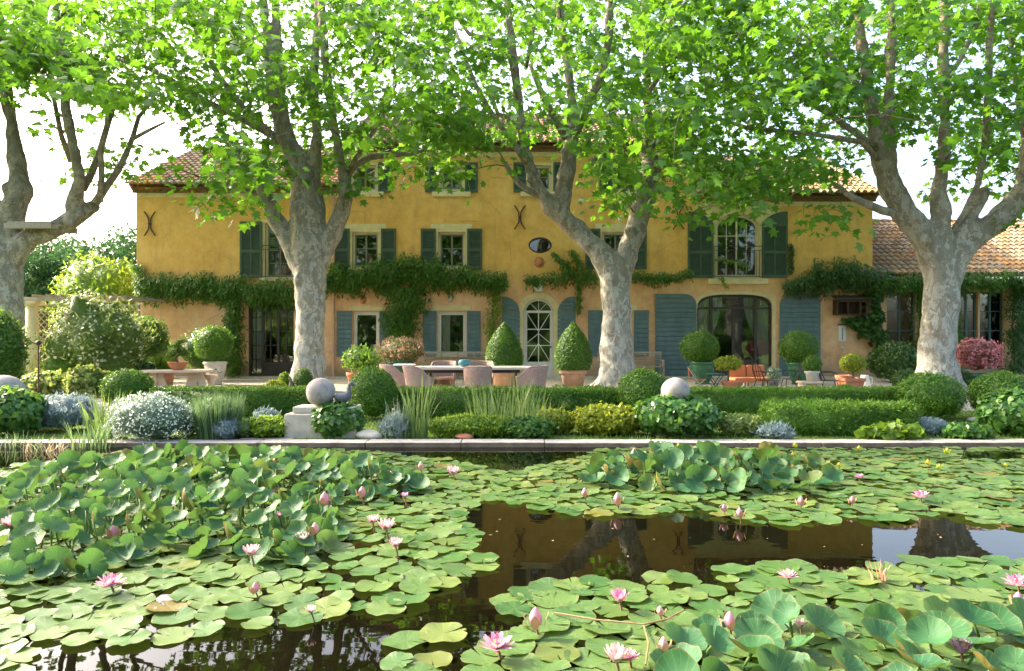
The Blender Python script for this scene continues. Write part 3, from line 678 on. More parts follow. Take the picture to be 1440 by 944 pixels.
def roof_tiles(name, x0, x1, ye, ze, yr, zr, par, pitch=.235, row=.36, rad=.095):
    """Roman clay tiles: pans and lapped covers, one random tone per tile"""
    d = Vector((0, yr-ye, zr-ze)); L = d.length; d.normalize(); nrm = Vector((0, -d.z, d.y))
    if nrm.z < 0: nrm = -nrm
    nc = int((x1-x0)/pitch); nr = int(L/row)+1; V = []; Fc = []; R = []
    prof = [(-rad, 0), (-rad*.72, .062), (0, .088), (rad*.72, .062), (rad, 0)]
    for j in range(nr):
        s0 = j*row-.03; s1 = min(L+.05, s0+row+.07)
        for i in range(nc):
            xc = x0+(i+.5)*pitch+random.uniform(-.008, .008); dj = random.uniform(-.018, .018); lift = .03+random.uniform(0, .012)
            for pan in (0, 1):
                b = len(V); sg = -1 if pan else 1; xo = xc+(pitch/2 if pan else 0); zb = .09 if pan else .03
                for s, wdn, up in ((s0+dj, 1.0, lift), (s1+dj, .86, 0.0)):
                    for px_, pz in prof:
                        q = Vector((xo+px_*wdn*(1.12 if pan else 1), ye, ze))+d*s+nrm*(zb+sg*pz*wdn+up); V.append(q)
                fs = [(b+q, b+q+1, b+q+6, b+q+5) for q in range(4)]+([(b, b+4, b+3, b+2, b+1)] if not pan else [])
                Fc += fs; R += [random.random()]*len(fs)
    o = link_mesh(name, V, Fc, M['tile'], par, rnd=R)
    return o
def roof(x0, x1, zt, name='roof', ye=None, dep=DEP, rise=2.3, par=None, genoise=True, back=True):
    ye = FY if ye is None else ye; par = par or H
    yr = ye+dep/2; zr = zt+rise+.3
    r = roof_tiles(name, x0, x1, ye-.42, zt+.3-.42*rise/(dep/2)+.1, yr, zr+.1, par)
    m = MB()
    e = ye-.38; ze = zt+.3-.38*rise/(dep/2)
    m.add([(x0, e, ze+.03), (x1, e, ze+.03), (x1, yr, zr+.06), (x0, yr, zr+.06), (x1, ye+dep+.3, zt+.2), (x0, ye+dep+.3, zt+.2)], [(0, 1, 2, 3), (3, 2, 4, 5)])
    m.build('roof_deck', M['tile'], r)
    rd = MB(); n = int((x1-x0)/.42)
    for i in range(n):
        a = x0+(x1-x0)*i/n; b = x0+(x1-x0)*(i+1)/n+.05; rd.cr = random.random(); rd.tube([(a, yr, zr+.14), (b, yr, zr+.12)], [.13, .115], 8)
    rd.build('ridge_tiles', M['tile'], r, rnd=True)
    if genoise:
        gm = MB()
        for k, (pr, za) in enumerate(((.13, 0.0), (.27, .14))):
            z = zt+za; n = int((x1-x0-.15)/.2)
            for i in range(n):
                gm.cr = random.random(); xc = x0+.1+(i+.5)*.2
                vs = []
                for y in (ye-pr, ye+.02):
                    for q in range(6):
                        t = PI*q/5; vs.append((xc+.095*math.cos(t), y, z+.005+.085*math.sin(t)))
                    for q in range(6):
                        t = PI*q/5; vs.append((xc+.075*math.cos(t), y, z+.005+.065*math.sin(t)))
                fs = []
                for q in range(5): fs += [(q, q+1, 7+q, 6+q), (12+q+1, 12+q, 18+q, 19+q), (q+1, q, 12+q, 13+q), (6+q, 7+q, 19+q, 18+q)]
                gm.add(vs, fs)
            gm.cr = .15; gm.box(x0+.05, x1-.05, ye-pr-.015, ye+.03, z+.095, z+.138)
            gm.box(x0+.06, x1-.06, ye-pr+.05, ye-.001, z+.004, z+.094)
        gm.build('eaves_cornice', M['tile'], r, rnd=True)
    return r
rl = roof(fx(185), WC0, ZL); rc = roof(WC0-.15, WC1+.15, ZC); rr = roof(WC1, fx(1233), ZR)
pb = MB()
for xa, xb, z in ((WL+.01, WC0, ZL), (WC0+.01, WC1-.01, ZC), (WC1, WR-.01, ZR)): pb.box(xa, xb, FY-.02, FY+.02, z-.15, z+.005)
pb.build('eaves_band', M['palestone'], H)
for px, py, r_ in ((300, 214, rl), (655, 150, rc), (930, 158, rc)):
    Y = FY+DEP/2; q = P(px, py, Y); c = MB(); c.box(q.x-.3, q.x+.3, Y-.3, Y+.3, q.z-1.6, q.z); c.box(q.x-.36, q.x+.36, Y-.36, Y+.36, q.z, q.z+.08); c.build('chimney', M['stone'], r_)
# ironwork and small fittings that belong to the wall
for px, py in ((211, 315), (731, 306), (954, 306)):
    m = MB(); cx, cz = fx(px), fz(py)
    for s in (-1, 1):
        pts = [(cx+s*(.03+.13*max(0, abs(t)-.35)**1.3*2.2), FY-.03, cz+.42*t) for t in (-1, -.85, -.65, -.4, 0, .4, .65, .85, 1)]
        m.tube(pts, .022, 6)
    m.cbox((cx, FY-.03, cz), (.1, .05, .07)); m.build('wall_tie', M['rustiron'], H)
m = MB(); c = (fx(758), FY-.05, fz(369))
for k in range(12):
    t = 2*PI*k/12; m.bar((c[0]+.09*math.cos(t), c[1], c[2]+.09*math.sin(t)), (c[0]+.19*math.cos(t), c[1]+.02, c[2]+.19*math.sin(t)), .05, .03)
m.ball(c, (.12, .05, .12), 16, 8); tag(m.build('sun_plaque', M['terra'], loc=c, smooth=True), 'round terracotta sun plaque on the wall under the oval window', 'plaque')
for px, py, lb in ((511, 422, 'small clay mask on the wall above the left white-framed window'), (633, 420, 'small pale stone mask above the window behind the long bench')):
    m = MB(); c = (fx(px), FY-.03, fz(py)); m.ball(c, (.11, .06, .15), 14, 10); m.ball((c[0], c[1]-.06, c[2]), (.025, .03, .05), 8, 6)
    for s in (-1, 1): m.ball((c[0]+s*.045, c[1]-.05, c[2]+.04), .022, 8, 6)
    m.cbox((c[0], c[1]-.045, c[2]-.07), (.07, .02, .02)); tag(m.build('wall_mask', M['terra'] if px < 600 else M['stone'], loc=c, smooth=True), lb, 'wall mask')
t = thing('wall_lamp', 'round white enamel lamp fixed above the arched front door', 'lamp', (fx(757), FY, fz(405)))
m = MB(); m.tube([(fx(757), FY-.001, fz(403)), (fx(757), FY-.18, fz(401))], .022, 8); m.build('arm', M['iron'], t)
m = MB(); sc_ = [(0.02, 0), (.06, .01), (.13, .05), (.15, .07), (.13, .075)]
m.lathe([(r, z) for r, z in sc_], (0, 0, 0), 20); Mx = Matrix.Translation((fx(757), FY-.15, fz(405))) @ Matrix.Rotation(PI/2, 4, 'X')
m.v = [Mx @ q for q in m.v]; m.build('shade', M['white'], t, smooth=True)
m = MB(); m.ball((fx(757), FY-.22, fz(405)), .045, 12, 8); m.build('bulb', M['glass'], t, smooth=True)
# dovecote box, thermometer, ring, rainwater pipe
t = thing('nesting_box', 'dark wooden nesting box with three openings on the right wall', 'bird box', (fx(1194), FY, fz(444)))
X0, X1, Z0, Z1 = fx(1171), fx(1219), fz(443), fz(422); ya = FY-.34
m = MB(); m.box(X0, X1, ya, FY-.002, Z0, Z0+.03); m.box(X0, X0+.03, ya, FY-.002, Z0+.03, Z1); m.box(X1-.03, X1, ya, FY-.002, Z0+.03, Z1); m.box(X0+.03, X1-.03, FY-.03, FY-.003, Z0+.03, Z1)
for u in (.3, .66): m.box(X0+(X1-X0)*u, X0+(X1-X0)*u+.04, ya, FY-.031, Z0+.03, Z1)
m.box(X0+.03, X1-.03, ya-.002, ya+.02, Z1-.09, Z1); m.box(X0+.83*(X1-X0), X1-.03, ya-.002, ya+.02, Z0+.03, Z1-.09); m.build('box', M['darkwood'], t)
m = MB(); m.add([(X0-.06, ya-.08, Z1), (X1+.06, ya-.08, Z1), (X1+.06, FY-.002, Z1+.14), (X0-.06, FY-.002, Z1+.14), (X0-.06, ya-.08, Z1+.025), (X1+.06, ya-.08, Z1+.025), (X1+.06, FY-.002, Z1+.165), (X0-.06, FY-.002, Z1+.165)], [(0, 3, 2, 1), (4, 5, 6, 7), (0, 1, 5, 4), (2, 3, 7, 6), (0, 4, 7, 3), (1, 2, 6, 5)]); m.build('lid', M['darkwood'], t)
t = thing('wall_thermometer', 'tall pale thermometer board hung on the right wall below the bird box', 'thermometer', (fx(1184), FY, fz(480)))
m = MB(); m.box(fx(1179), fx(1189), FY-.03, FY-.002, fz(480), fz(458)); m.build('board', M['white'], t, bevel=.005)
m = MB(); m.tube([(fx(1184), FY-.045, fz(478)), (fx(1184), FY-.045, fz(461))], .014, 8); m.build('tube', M['lead'], t)
m = MB(); m.box(fx(1178), fx(1190), FY-.06, FY-.002, fz(457.8), fz(456)); m.build('cap', M['rustiron'], t)
m = MB(); c = (fx(1185), FY-.02, fz(490)); m.ball(c, (.07, .03, .07), 14, 8); tag(m.build('wall_boss', M['stone'], loc=c, smooth=True), 'small round stone boss on the wall under the thermometer', 'boss')
m = MB(); m.tube([(fx(470), FY-.08, .06), (fx(470), FY-.08, fz(412)), (fx(470), FY-.08, ZL-.1)], .045, 10)
for z in (1.2, 3.2, 5.2): m.box(fx(470)-.06, fx(470)+.06, FY-.13, FY-.002, z, z+.03)
m.build('downpipe', M['terrapale'], H)
m = MB(); m.box(WL-.02, fx(735), FY-.3, FY-.003, .05, .11); m.box(fx(782), WR, FY-.3, FY-.003, .05, .11); m.build('plinth_step', M['stone'], H, bevel=.01)

# ------------------------------------------------------------------ garden room at the right
A = thing('garden_room', 'low vine-clad annex with big dark windows and a lichened tile roof', 'annex', (15, 24, GZ))
AX0, AX1, AY, AZ = WR+.002, 21.5, 24.25, 3.55
m = MB(); m.box(AX0, AX1, AY, AY+.35, 3.1, AZ)
bays = [(1247, 1287), (1296, 1330), (1348, 1375), (1378, 1412), (1432, 1475), (1482, 1535)]
def ax(px): return (px-720)*AY/F
xs = [AX0]+[v for b in bays for v in (ax(b[0]), ax(b[1]))]+[AX1]
for a, b in zip(xs[::2], xs[1::2]): m.box(a, b, AY+.001, AY+.349, .05, 3.1)
for a, b in bays: m.box(ax(a), ax(b), AY+.002, AY+.348, .05, .35)
m.box(AX1-.35, AX1, AY+.35, AY+6, .05, AZ); m.box(AX0, AX1-.36, AY+4, AY+4.3, .05, AZ)
m.build('wall', M['wall'], A)
for a, b in bays:
    X0, X1, Z0, Z1 = ax(a), ax(b), .35, 3.1; m = MB(); fr = .05
    m.ring(ol_rect(X0+.002, X1-.002, Z0+.002, Z1-.002), ol_rect(X0+fr, X1-fr, Z0+fr, Z1-fr), AY+.1, AY+.16)
    for u in (.5,): cbar(m, X0+(X1-X0)*u-.03, X0+(X1-X0)*u+.03, Z0+fr, Z1-fr, AY+.102, .05)
    for q in (.25, .5, .75): cbar(m, X0+fr, X1-fr, Z0+(Z1-Z0)*q-.016, Z0+(Z1-Z0)*q+.016, AY+.104, .045)
    wo = m.build('window', M['blueshut'], A); pn = MB(); pn.box(X0+.03, X1-.03, AY+.13, AY+.136, Z0+.03, Z1-.03); pn.build('pane', M['glass'], wo)
m = MB(); m.box(AX0, AX1-.36, AY+.36, AY+3.99, .05, .1); m.build('inner_floor', M['roomwood'], A)
rA = roof(AX0+.02, AX1+.3, 3.5, ye=AY, dep=8.0, rise=2.35, par=A, genoise=False)
# ------------------------------------------------------------------ plane trees
def roughen(o, a1, f1, a2, f2):
    me = o.data; n = len(me.vertices); co = np.empty(n*3, np.float32); me.vertices.foreach_get('co', co); co = co.reshape(-1, 3)
    nn = np.empty(n*3, np.float32); me.vertex_normals.foreach_get('vector', nn); nn = nn.reshape(-1, 3)
    for i in range(n):
        v = Vector(co[i]); co[i] += nn[i]*(a1*noise.noise(v*f1)+a2*noise.noise(v*f2))
    me.vertices.foreach_set('co', co.ravel()); me.update()
TREES = [
 dict(Y=16.5, x=5, label='leftmost plane tree, forked low with a plank platform between its limbs', base=(5, 555, 31),
  trunk=[[(5, 440, 29), (6, 395, 29), (4, 355, 28), (10, 325, 24), (18, 295, 20), (28, 270, 19), (24, 235, 14), (20, 200, 11), (10, 130, 10), (0, 80, 9), (-8, 0, 8), (-12, -90, 6)],
         [(8, 380, 24), (22, 352, 19), (45, 335, 16), (75, 322, 15), (100, 308, 15), (118, 300, 13), (138, 286, 10)],
         [(102, 312, 13), (104, 285, 12), (112, 255, 10), (106, 215, 9), (98, 180, 8), (92, 140, 7), (86, 80, 6), (80, 0, 5)],
         [(2, 340, 20), (-12, 300, 16), (-20, 250, 12), (-40, 150, 9), (-60, 20, 7)]],
  thin=[[(134, 286, 6), (150, 262, 5), (166, 240, 4.5), (178, 215, 4), (186, 195, 3.5), (195, 165, 3), (215, 140, 2)], [(186, 196, 3), (208, 184, 2.5), (232, 172, 1.5)], [(140, 284, 5), (143, 250, 4), (142, 210, 3.5), (150, 175, 3), (154, 120, 2)],
        [(116, 268, 5), (128, 245, 5), (140, 215, 4.5), (150, 180, 4), (160, 150, 3)], [(100, 228, 4), (86, 190, 3.5), (78, 150, 3), (70, 100, 2)]]),
 dict(Y=17.5, x=432, label='second plane tree from the left, thick knuckled head above a mottled trunk', base=(433, 555, 31),
  trunk=[[(435, 500, 23.5), (437, 440, 24), (437, 400, 26), (436, 360, 29), (434, 325, 30), (432, 290, 29), (430, 255, 26), (420, 225, 17), (405, 195, 11), (396, 150, 9), (391, 90, 8), (388, 0, 7), (384, -100, 5)],
         [(430, 385, 22), (412, 352, 17), (398, 325, 15), (383, 300, 14), (374, 275, 14), (367, 262, 10)],
         [(440, 375, 22), (458, 350, 16), (470, 325, 14), (480, 300, 15), (486, 275, 12), (482, 240, 8), (470, 180, 7), (458, 100, 6.5), (452, 0, 6), (450, -90, 4)],
         [(432, 262, 18), (442, 230, 12), (446, 190, 9), (440, 120, 8), (446, 40, 7), (448, -60, 5)],
         [(416, 240, 11), (400, 205, 9), (384, 150, 8), (376, 80, 7), (370, 0, 6), (362, -90, 4)]],
  thin=[[(484, 250, 6), (500, 232, 5), (520, 221, 4.5), (548, 218, 4), (575, 217, 3.5), (596, 212, 2)], [(486, 248, 4), (505, 215, 3.5), (525, 185, 3), (545, 150, 2), (560, 110, 1.5)],
        [(410, 215, 6), (372, 180, 5), (340, 150, 4.5), (310, 110, 4), (285, 70, 3), (270, 30, 2)], [(400, 200, 5), (340, 168, 4), (290, 142, 4), (240, 112, 3.5), (200, 92, 3), (150, 80, 2)], [(374, 276, 5), (345, 268, 4), (315, 262, 3), (290, 262, 2)]]),
 dict(Y=17.5, x=868, label='third plane tree, standing right of the front door with a wide forked trunk', base=(868, 555, 33),
  trunk=[[(867, 500, 28), (867, 440, 23.5), (865, 400, 24), (856, 372, 23), (838, 350, 18), (815, 328, 16), (795, 308, 16), (778, 292, 17), (770, 284, 15)],
         [(866, 405, 22), (880, 365, 18), (890, 330, 18), (900, 300, 18), (912, 265, 18), (916, 240, 17), (911, 212, 14), (912, 170, 9), (910, 120, 8.5), (908, 60, 8), (905, -10, 7.5), (903, -110, 5)],
         [(790, 302, 14), (792, 270, 15), (797, 240, 14), (801, 210, 12), (806, 175, 9.5), (803, 130, 8.5), (797, 80, 8), (789, 30, 7.5), (783, -30, 7), (778, -120, 5)],
         [(775, 290, 13), (762, 272, 11), (750, 252, 10), (741, 225, 9.5), (735, 195, 8.5), (730, 150, 8), (724, 100, 7), (717, 40, 6.5), (711, -20, 6), (700, -110, 4)],
         [(806, 192, 9), (818, 165, 8.5), (834, 135, 8), (848, 100, 7.5), (855, 60, 7), (858, 10, 6.5), (862, -60, 5)]],
  thin=[[(742, 232, 5), (725, 205, 4.5), (704, 178, 4), (685, 150, 4), (668, 118, 3.5), (655, 85, 3), (640, 40, 2)], [(796, 196, 5), (782, 170, 5), (770, 148, 4.5), (760, 128, 4), (745, 90, 2.5)],
        [(760, 276, 5), (742, 268, 4.5), (728, 256, 4), (716, 240, 3.5), (710, 228, 3)], [(734, 185, 4), (720, 168, 3.5), (700, 160, 3), (690, 130, 2)], [(728, 140, 4), (715, 62, 3.5), (690, 55, 3), (660, 48, 3), (642, 25, 2)],
        [(912, 130, 4), (935, 95, 3.5), (960, 70, 3), (990, 40, 2)], [(725, 80, 3.5), (740, 95, 3), (752, 30, 2.5), (760, -40, 2)]]),
 dict(Y=16.5, x=1318, label='rightmost plane tree, broad pale trunk with heavy limbs over the annex roof', base=(1318, 562, 38),
  trunk=[[(1317, 500, 29), (1322, 440, 26.5), (1325, 400, 27), (1318, 365, 27), (1302, 338, 22), (1284, 315, 20), (1268, 292, 20), (1255, 268, 20), (1244, 240, 17), (1234, 205, 13), (1226, 160, 11), (1218, 110, 10), (1210, 50, 9), (1205, -10, 8.5), (1200, -110, 6)],
         [(1328, 395, 25), (1345, 360, 21), (1368, 335, 19), (1395, 315, 19), (1420, 296, 20), (1440, 272, 19), (1458, 240, 15), (1470, 190, 12), (1480, 110, 10), (1486, 0, 8)],
         [(1324, 365, 22), (1325, 330, 16), (1324, 300, 15), (1320, 275, 14), (1325, 245, 11), (1328, 200, 9.5), (1328, 150, 9), (1326, 90, 8.5), (1328, 30, 8), (1332, -40, 7), (1334, -120, 5)],
         [(1250, 262, 12), (1252, 215, 9), (1250, 160, 8), (1252, 100, 7.5), (1254, 30, 7), (1252, -60, 5)],
         [(1345, 345, 12), (1362, 310, 11), (1376, 285, 11), (1384, 268, 9)],
         [(1424, 292, 12), (1434, 262, 9), (1442, 232, 8), (1440, 180, 6), (1428, 120, 5), (1420, 40, 4)]],
  thin=[[(1258, 300, 6), (1240, 296, 6), (1222, 288, 5.5), (1205, 281, 5), (1190, 272, 4), (1180, 262, 3.5), (1168, 258, 2.5)], [(1385, 210, 5), (1390, 130, 5), (1391, 60, 4.5), (1396, 0, 4), (1400, -60, 3)], [(1330, 340, 4), (1356, 300, 4), (1375, 260, 4), (1385, 205, 4.5)],
        [(1234, 210, 5), (1200, 185, 4.5), (1165, 160, 4), (1130, 140, 3.5), (1095, 118, 3), (1060, 100, 2)], [(1222, 140, 4), (1190, 100, 3.5), (1160, 70, 3), (1120, 40, 2)], [(1326, 120, 4), (1350, 85, 3.5), (1372, 40, 3), (1380, -20, 2)], [(1240, 230, 4), (1212, 200, 4), (1150, 190, 3), (1050, 180, 3), (1015, 168, 2)]]),
]
YB = [(-200, 230), (0, 85), (60, 112), (150, 140), (225, 150), (262, 165), (285, 215), (320, 258), (400, 262), (470, 240), (515, 200), (560, 232), (620, 222), (690, 196), (745, 190), (790, 172), (825, 235), (860, 268), (905, 282), (960, 292), (1000, 272), (1050, 287), (1100, 268), (1160, 252), (1225, 240), (1275, 190), (1330, 200), (1385, 232), (1440, 245), (1640, 260)]
GAPS = [(240, 245, 85, 75, .93), (80, 190, 75, 60, .75), (710, 128, 30, 45, .75), (725, 55, 26, 40, .6), (490, 80, 30, 50, .55), (1305, 262, 35, 45, .97), (1090, 40, 35, 30, .5), (985, 25, 26, 30, .7), (235, 30, 32, 26, .6), (200, 100, 30, 30, .5), (385, 30, 30, 45, .5), (440, 40, 20, 40, .5), (560, 110, 36, 30, .55), (1060, 15, 50, 16, .6), (870, 60, 40, 50, .4), (775, 100, 30, 50, .6), (1300, 60, 22, 50, .5), (1225, 60, 25, 60, .45), (640, 115, 30, 25, .5), (1330, 150, 25, 60, .5), (760, 230, 26, 60, .85), (845, 200, 25, 30, .5)]
CL = []
LIMBS = [(a[0], a[1], b[0], b[1]) for T in TREES for L in T['trunk'] for a, b in zip(L, L[1:]) if b[1] < 330]+[(a[0], a[1], b[0], b[1]) for T in TREES for L in T['thin'] for a, b in zip(L, L[1:])]
LA = np.array(LIMBS, float)
def limb_near(px, py):
    d = LA[:, 2:]-LA[:, :2]; t = np.clip(((px-LA[:, 0])*d[:, 0]+(py-LA[:, 1])*d[:, 1])/np.maximum(1, (d**2).sum(1)), 0, 1)
    return np.min(np.hypot(px-LA[:, 0]-t*d[:, 0], py-LA[:, 1]-t*d[:, 1])) < np.where(py > 190, 24, 15)
def okc(px, py):
    if py > np.interp(px, *zip(*YB))+rng.normal()*7: return False
    for gx, gy, a, b, pr in GAPS:
        if ((px-gx)/a)**2+((py-gy)/b)**2 < 1 and rng.random() < (pr if px < 520 or pr > .8 else pr*.75): return False
    return True
tot = 0
while tot < 1420:
    px = rng.uniform(-190, 1630); py = rng.uniform(-15, 295)
    yy = np.clip(rng.normal(17.3, 2.4), 11.5, 21.5)
    if okc(px, py) and not (yy < 17.8 and limb_near(px, py) and rng.random() < (.93 if py > 190 else .8)):
        CL.append((px, py, yy)); tot += 1
tot = 0
while tot < 150:
    px = rng.uniform(-190, 1630); py = rng.uniform(-300, -15)
    if rng.random() < 1+.9*py/300: CL.append((px, py, np.clip(rng.normal(16.8, 2.6), 11.5, 22))); tot += 1
for q in [(290, 285, 16), (282, 262, 16), (232, 236, 16.5), (1168, 318, 14.5), (1185, 300, 15), (1160, 296, 15), (966, 303, 15), (955, 285, 15.5), (1040, 292, 14), (1030, 280, 13.5), (630, 248, 17), (655, 244, 17), (505, 262, 17.2), (345, 285, 16), (325, 288, 16.5), (720, 232, 17.4), (880, 292, 18.5), (850, 282, 18.5), (130, 240, 17), (60, 180, 17), (150, 226, 17.5), (178, 232, 17), (195, 205, 17), (35, 140, 16), (128, 205, 18), (1350, 248, 18), (1395, 262, 18), (1405, 205, 16), (1440, 305, 16), (1335, 265, 18.5), (485, 262, 17), (470, 225, 17), (560, 245, 18), (590, 235, 18)]: CL.append(q)
bounds = [220, 650, 1090]
for ti, T in enumerate(TREES):
    Y = T['Y']; root = thing('plane_tree', T['label'], 'tree', G(T['base'][0], Y), 'plane trees along the terrace')
    m = MB(); nodes = []
    bx, by, br = T['base']; first = True
    for li, L in enumerate(T['trunk']):
        dy = [0.0]; drift = random.uniform(-.16, .16) if li else 0
        for k in range(1, len(L)): dy.append(dy[-1]+drift*(1 if k > 1 else .2)+(random.uniform(-.05, .05)))
        pts = [P(x_, y_, Y+d) for (x_, y_, r_), d in zip(L, dy)]; rr = [r_*.84*Y/F for _, _, r_ in L]
        if first:
            g0 = G(bx, Y); b0 = rr[0]
            pts = [Vector((g0.x, Y, -.1)), Vector((g0.x, Y, .10)), Vector((g0.x*.7+pts[0].x*.3, Y, .35))]+pts; rr = [br*1.0*Y/F, br*.9*Y/F, br*.82*Y/F]+rr; first = False
        m.tube(pts, rr, 16)
        for a, b in zip(pts[2:-1], pts[3:]):
            for t in (0, .33, .66): nodes.append(a.lerp(b, t))
    # root flare
    g0 = G(bx, Y)
    for k in range(7):
        a = 2*PI*k/7+random.uniform(-.3, .3); q = br*.8*Y/F
        m.tube([g0+Vector((math.cos(a)*q*.5, math.sin(a)*q*.5, .55)), g0+Vector((math.cos(a)*q*1.05, math.sin(a)*q*1.05, .16)), g0+Vector((math.cos(a)*q*1.75, math.sin(a)*q*1.45, -.06))], [q*.28, q*.26, q*.12], 10)
    # knuckles and old pruning scars
    for li, L in enumerate(T['trunk']):
        for x_, y_, r_ in random.sample(L[2:7], min(3, len(L)-3)):
            q = P(x_, y_, Y)+Vector((random.uniform(-1, 1), -.6, random.uniform(-.5, .5)))*r_*Y/F*.75; m.ball(q, r_*Y/F*random.uniform(.35, .6), 10, 7)
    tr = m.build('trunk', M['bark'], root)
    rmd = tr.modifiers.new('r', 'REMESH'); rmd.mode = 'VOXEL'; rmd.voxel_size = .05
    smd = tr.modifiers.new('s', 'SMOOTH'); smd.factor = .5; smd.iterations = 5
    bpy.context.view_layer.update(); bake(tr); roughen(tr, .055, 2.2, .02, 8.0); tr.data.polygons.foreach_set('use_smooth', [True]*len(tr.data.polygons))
    if not tr.data.materials: tr.data.materials.append(M['bark'])
    for L in T['thin']:
        b = MB(); s = random.uniform(-.22, .16)
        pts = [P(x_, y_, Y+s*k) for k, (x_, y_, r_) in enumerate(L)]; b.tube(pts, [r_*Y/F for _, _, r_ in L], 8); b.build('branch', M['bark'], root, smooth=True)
        for a, c in zip(pts[:-1], pts[1:]):
            for t in (0, .5): nodes.append(a.lerp(c, t))
    mine = [P(*c) for c in CL if int(np.searchsorted(bounds, c[0])) == ti]
    nodes = [n_ for n_ in nodes if n_.z > 3.2]
    arr = np.array(nodes); C_ = np.array(mine)
    dist = np.array([np.min(np.linalg.norm(arr-c, axis=1)) for c in C_]); order = np.argsort(dist)
    tw = MB(); nd = [tuple(n_) for n_ in nodes]; rad = [.05]*len(nd)
    LP, LN, LD, LS, LR = [], [], [], [], []
    for oi in order:
        c = Vector(C_[oi]); A_ = np.array(nd); dd = np.linalg.norm(A_-np.array(c), axis=1)+np.maximum(0, A_[:, 2]-c.z)*.25
        j = int(np.argmin(dd)); a = Vector(nd[j]); L = (c-a).length
        mid = a.lerp(c, .5)+Vector((random.uniform(-.1, .1)*L, random.uniform(-.1, .1)*L, .10*L))
        r0 = min(rad[j]*.8, .008+.011*L)
        tw.tube([a, a.lerp(mid, .55)+Vector((0, 0, .03*L)), mid, mid.lerp(c, .55)+Vector((0, 0, .02*L)), c], [r0, r0*.9, r0*.75, r0*.6, .005], 5)
        nd += [tuple(mid), tuple(c)]; rad += [r0*.75, .012]
        n = int(rng.integers(21, 38)) if C_[oi][2] < 10.6 else 14
        if c.y < 13.5: n = int(n*.7)
        out = c-a; out.z *= .3; out.normalize()
        off = rng.normal(size=(n, 3))*np.array([.36, .36, .16]); off[:, 2] -= .22*(off[:, 0]**2+off[:, 1]**2)
        pp = np.array(c)+off
        o2 = off/np.maximum(np.linalg.norm(off, axis=1, keepdims=True), .05)
        LP.append(pp); LN.append(np.array([0, -.12, .75])+.45*o2+rv(n, .42)); LD.append(o2+np.array(out)*.5+np.array([0, 0, -.5])+rv(n, .3))
        LS.append(rng.choice([.75, 1, 1.25], n)*rng.uniform(.13, .215, n)*(1.0 if C_[oi][2] < 10.6 else 1.35)); LR.append(np.clip(rng.beta(1.6, 2.6, n)*.75+rng.normal()*.17+.06, 0, 1))
    v, f, nf = leaf_arrays(np.concatenate(LP), np.concatenate(LN), np.concatenate(LD), np.concatenate(LS), T_PLANE)
    st, tt, ii = f; tf = np.array([len(q) for q in tw.f]); ii = np.concatenate([ii, np.concatenate([np.array(q) for q in tw.f])+len(v)]); nl = len(tt); tt = np.concatenate([tt, tf])
    cr = link_mesh('crown', np.concatenate([v, np.array([tuple(q) for q in tw.v])]), (np.concatenate([[0], np.cumsum(tt)[:-1]]), tt, ii), M['plane'], root, rnd=np.concatenate([np.repeat(np.concatenate(LR), nf), np.zeros(len(tf))]))
    cr.data.materials.append(M['twig']); cr.data.polygons.foreach_set('material_index', np.concatenate([np.zeros(nl, np.int32), np.ones(len(tf), np.int32)]))
# plank platform in the first tree
m = MB(); a = P(34, 318, 16.5); b = P(92, 318, 16.5)
for k in range(7):
    x = a.x+(b.x-a.x)*k/7; m.box(x, x+(b.x-a.x)/7-.012, 15.95, 17.0, a.z-.025+random.uniform(-.004, .004), a.z+.02)
for y in (16.1, 16.8): m.box(a.x-.1, b.x+.08, y-.04, y+.04, a.z-.13, a.z-.03)
for y in (15.92,): m.box(a.x-.05, b.x+.05, y-.02, y+.012, a.z-.14, a.z-.027)
tag(m.build('plank_platform', M['wood'], loc=a), 'weathered plank platform wedged in the fork of the leftmost plane tree', 'platform')

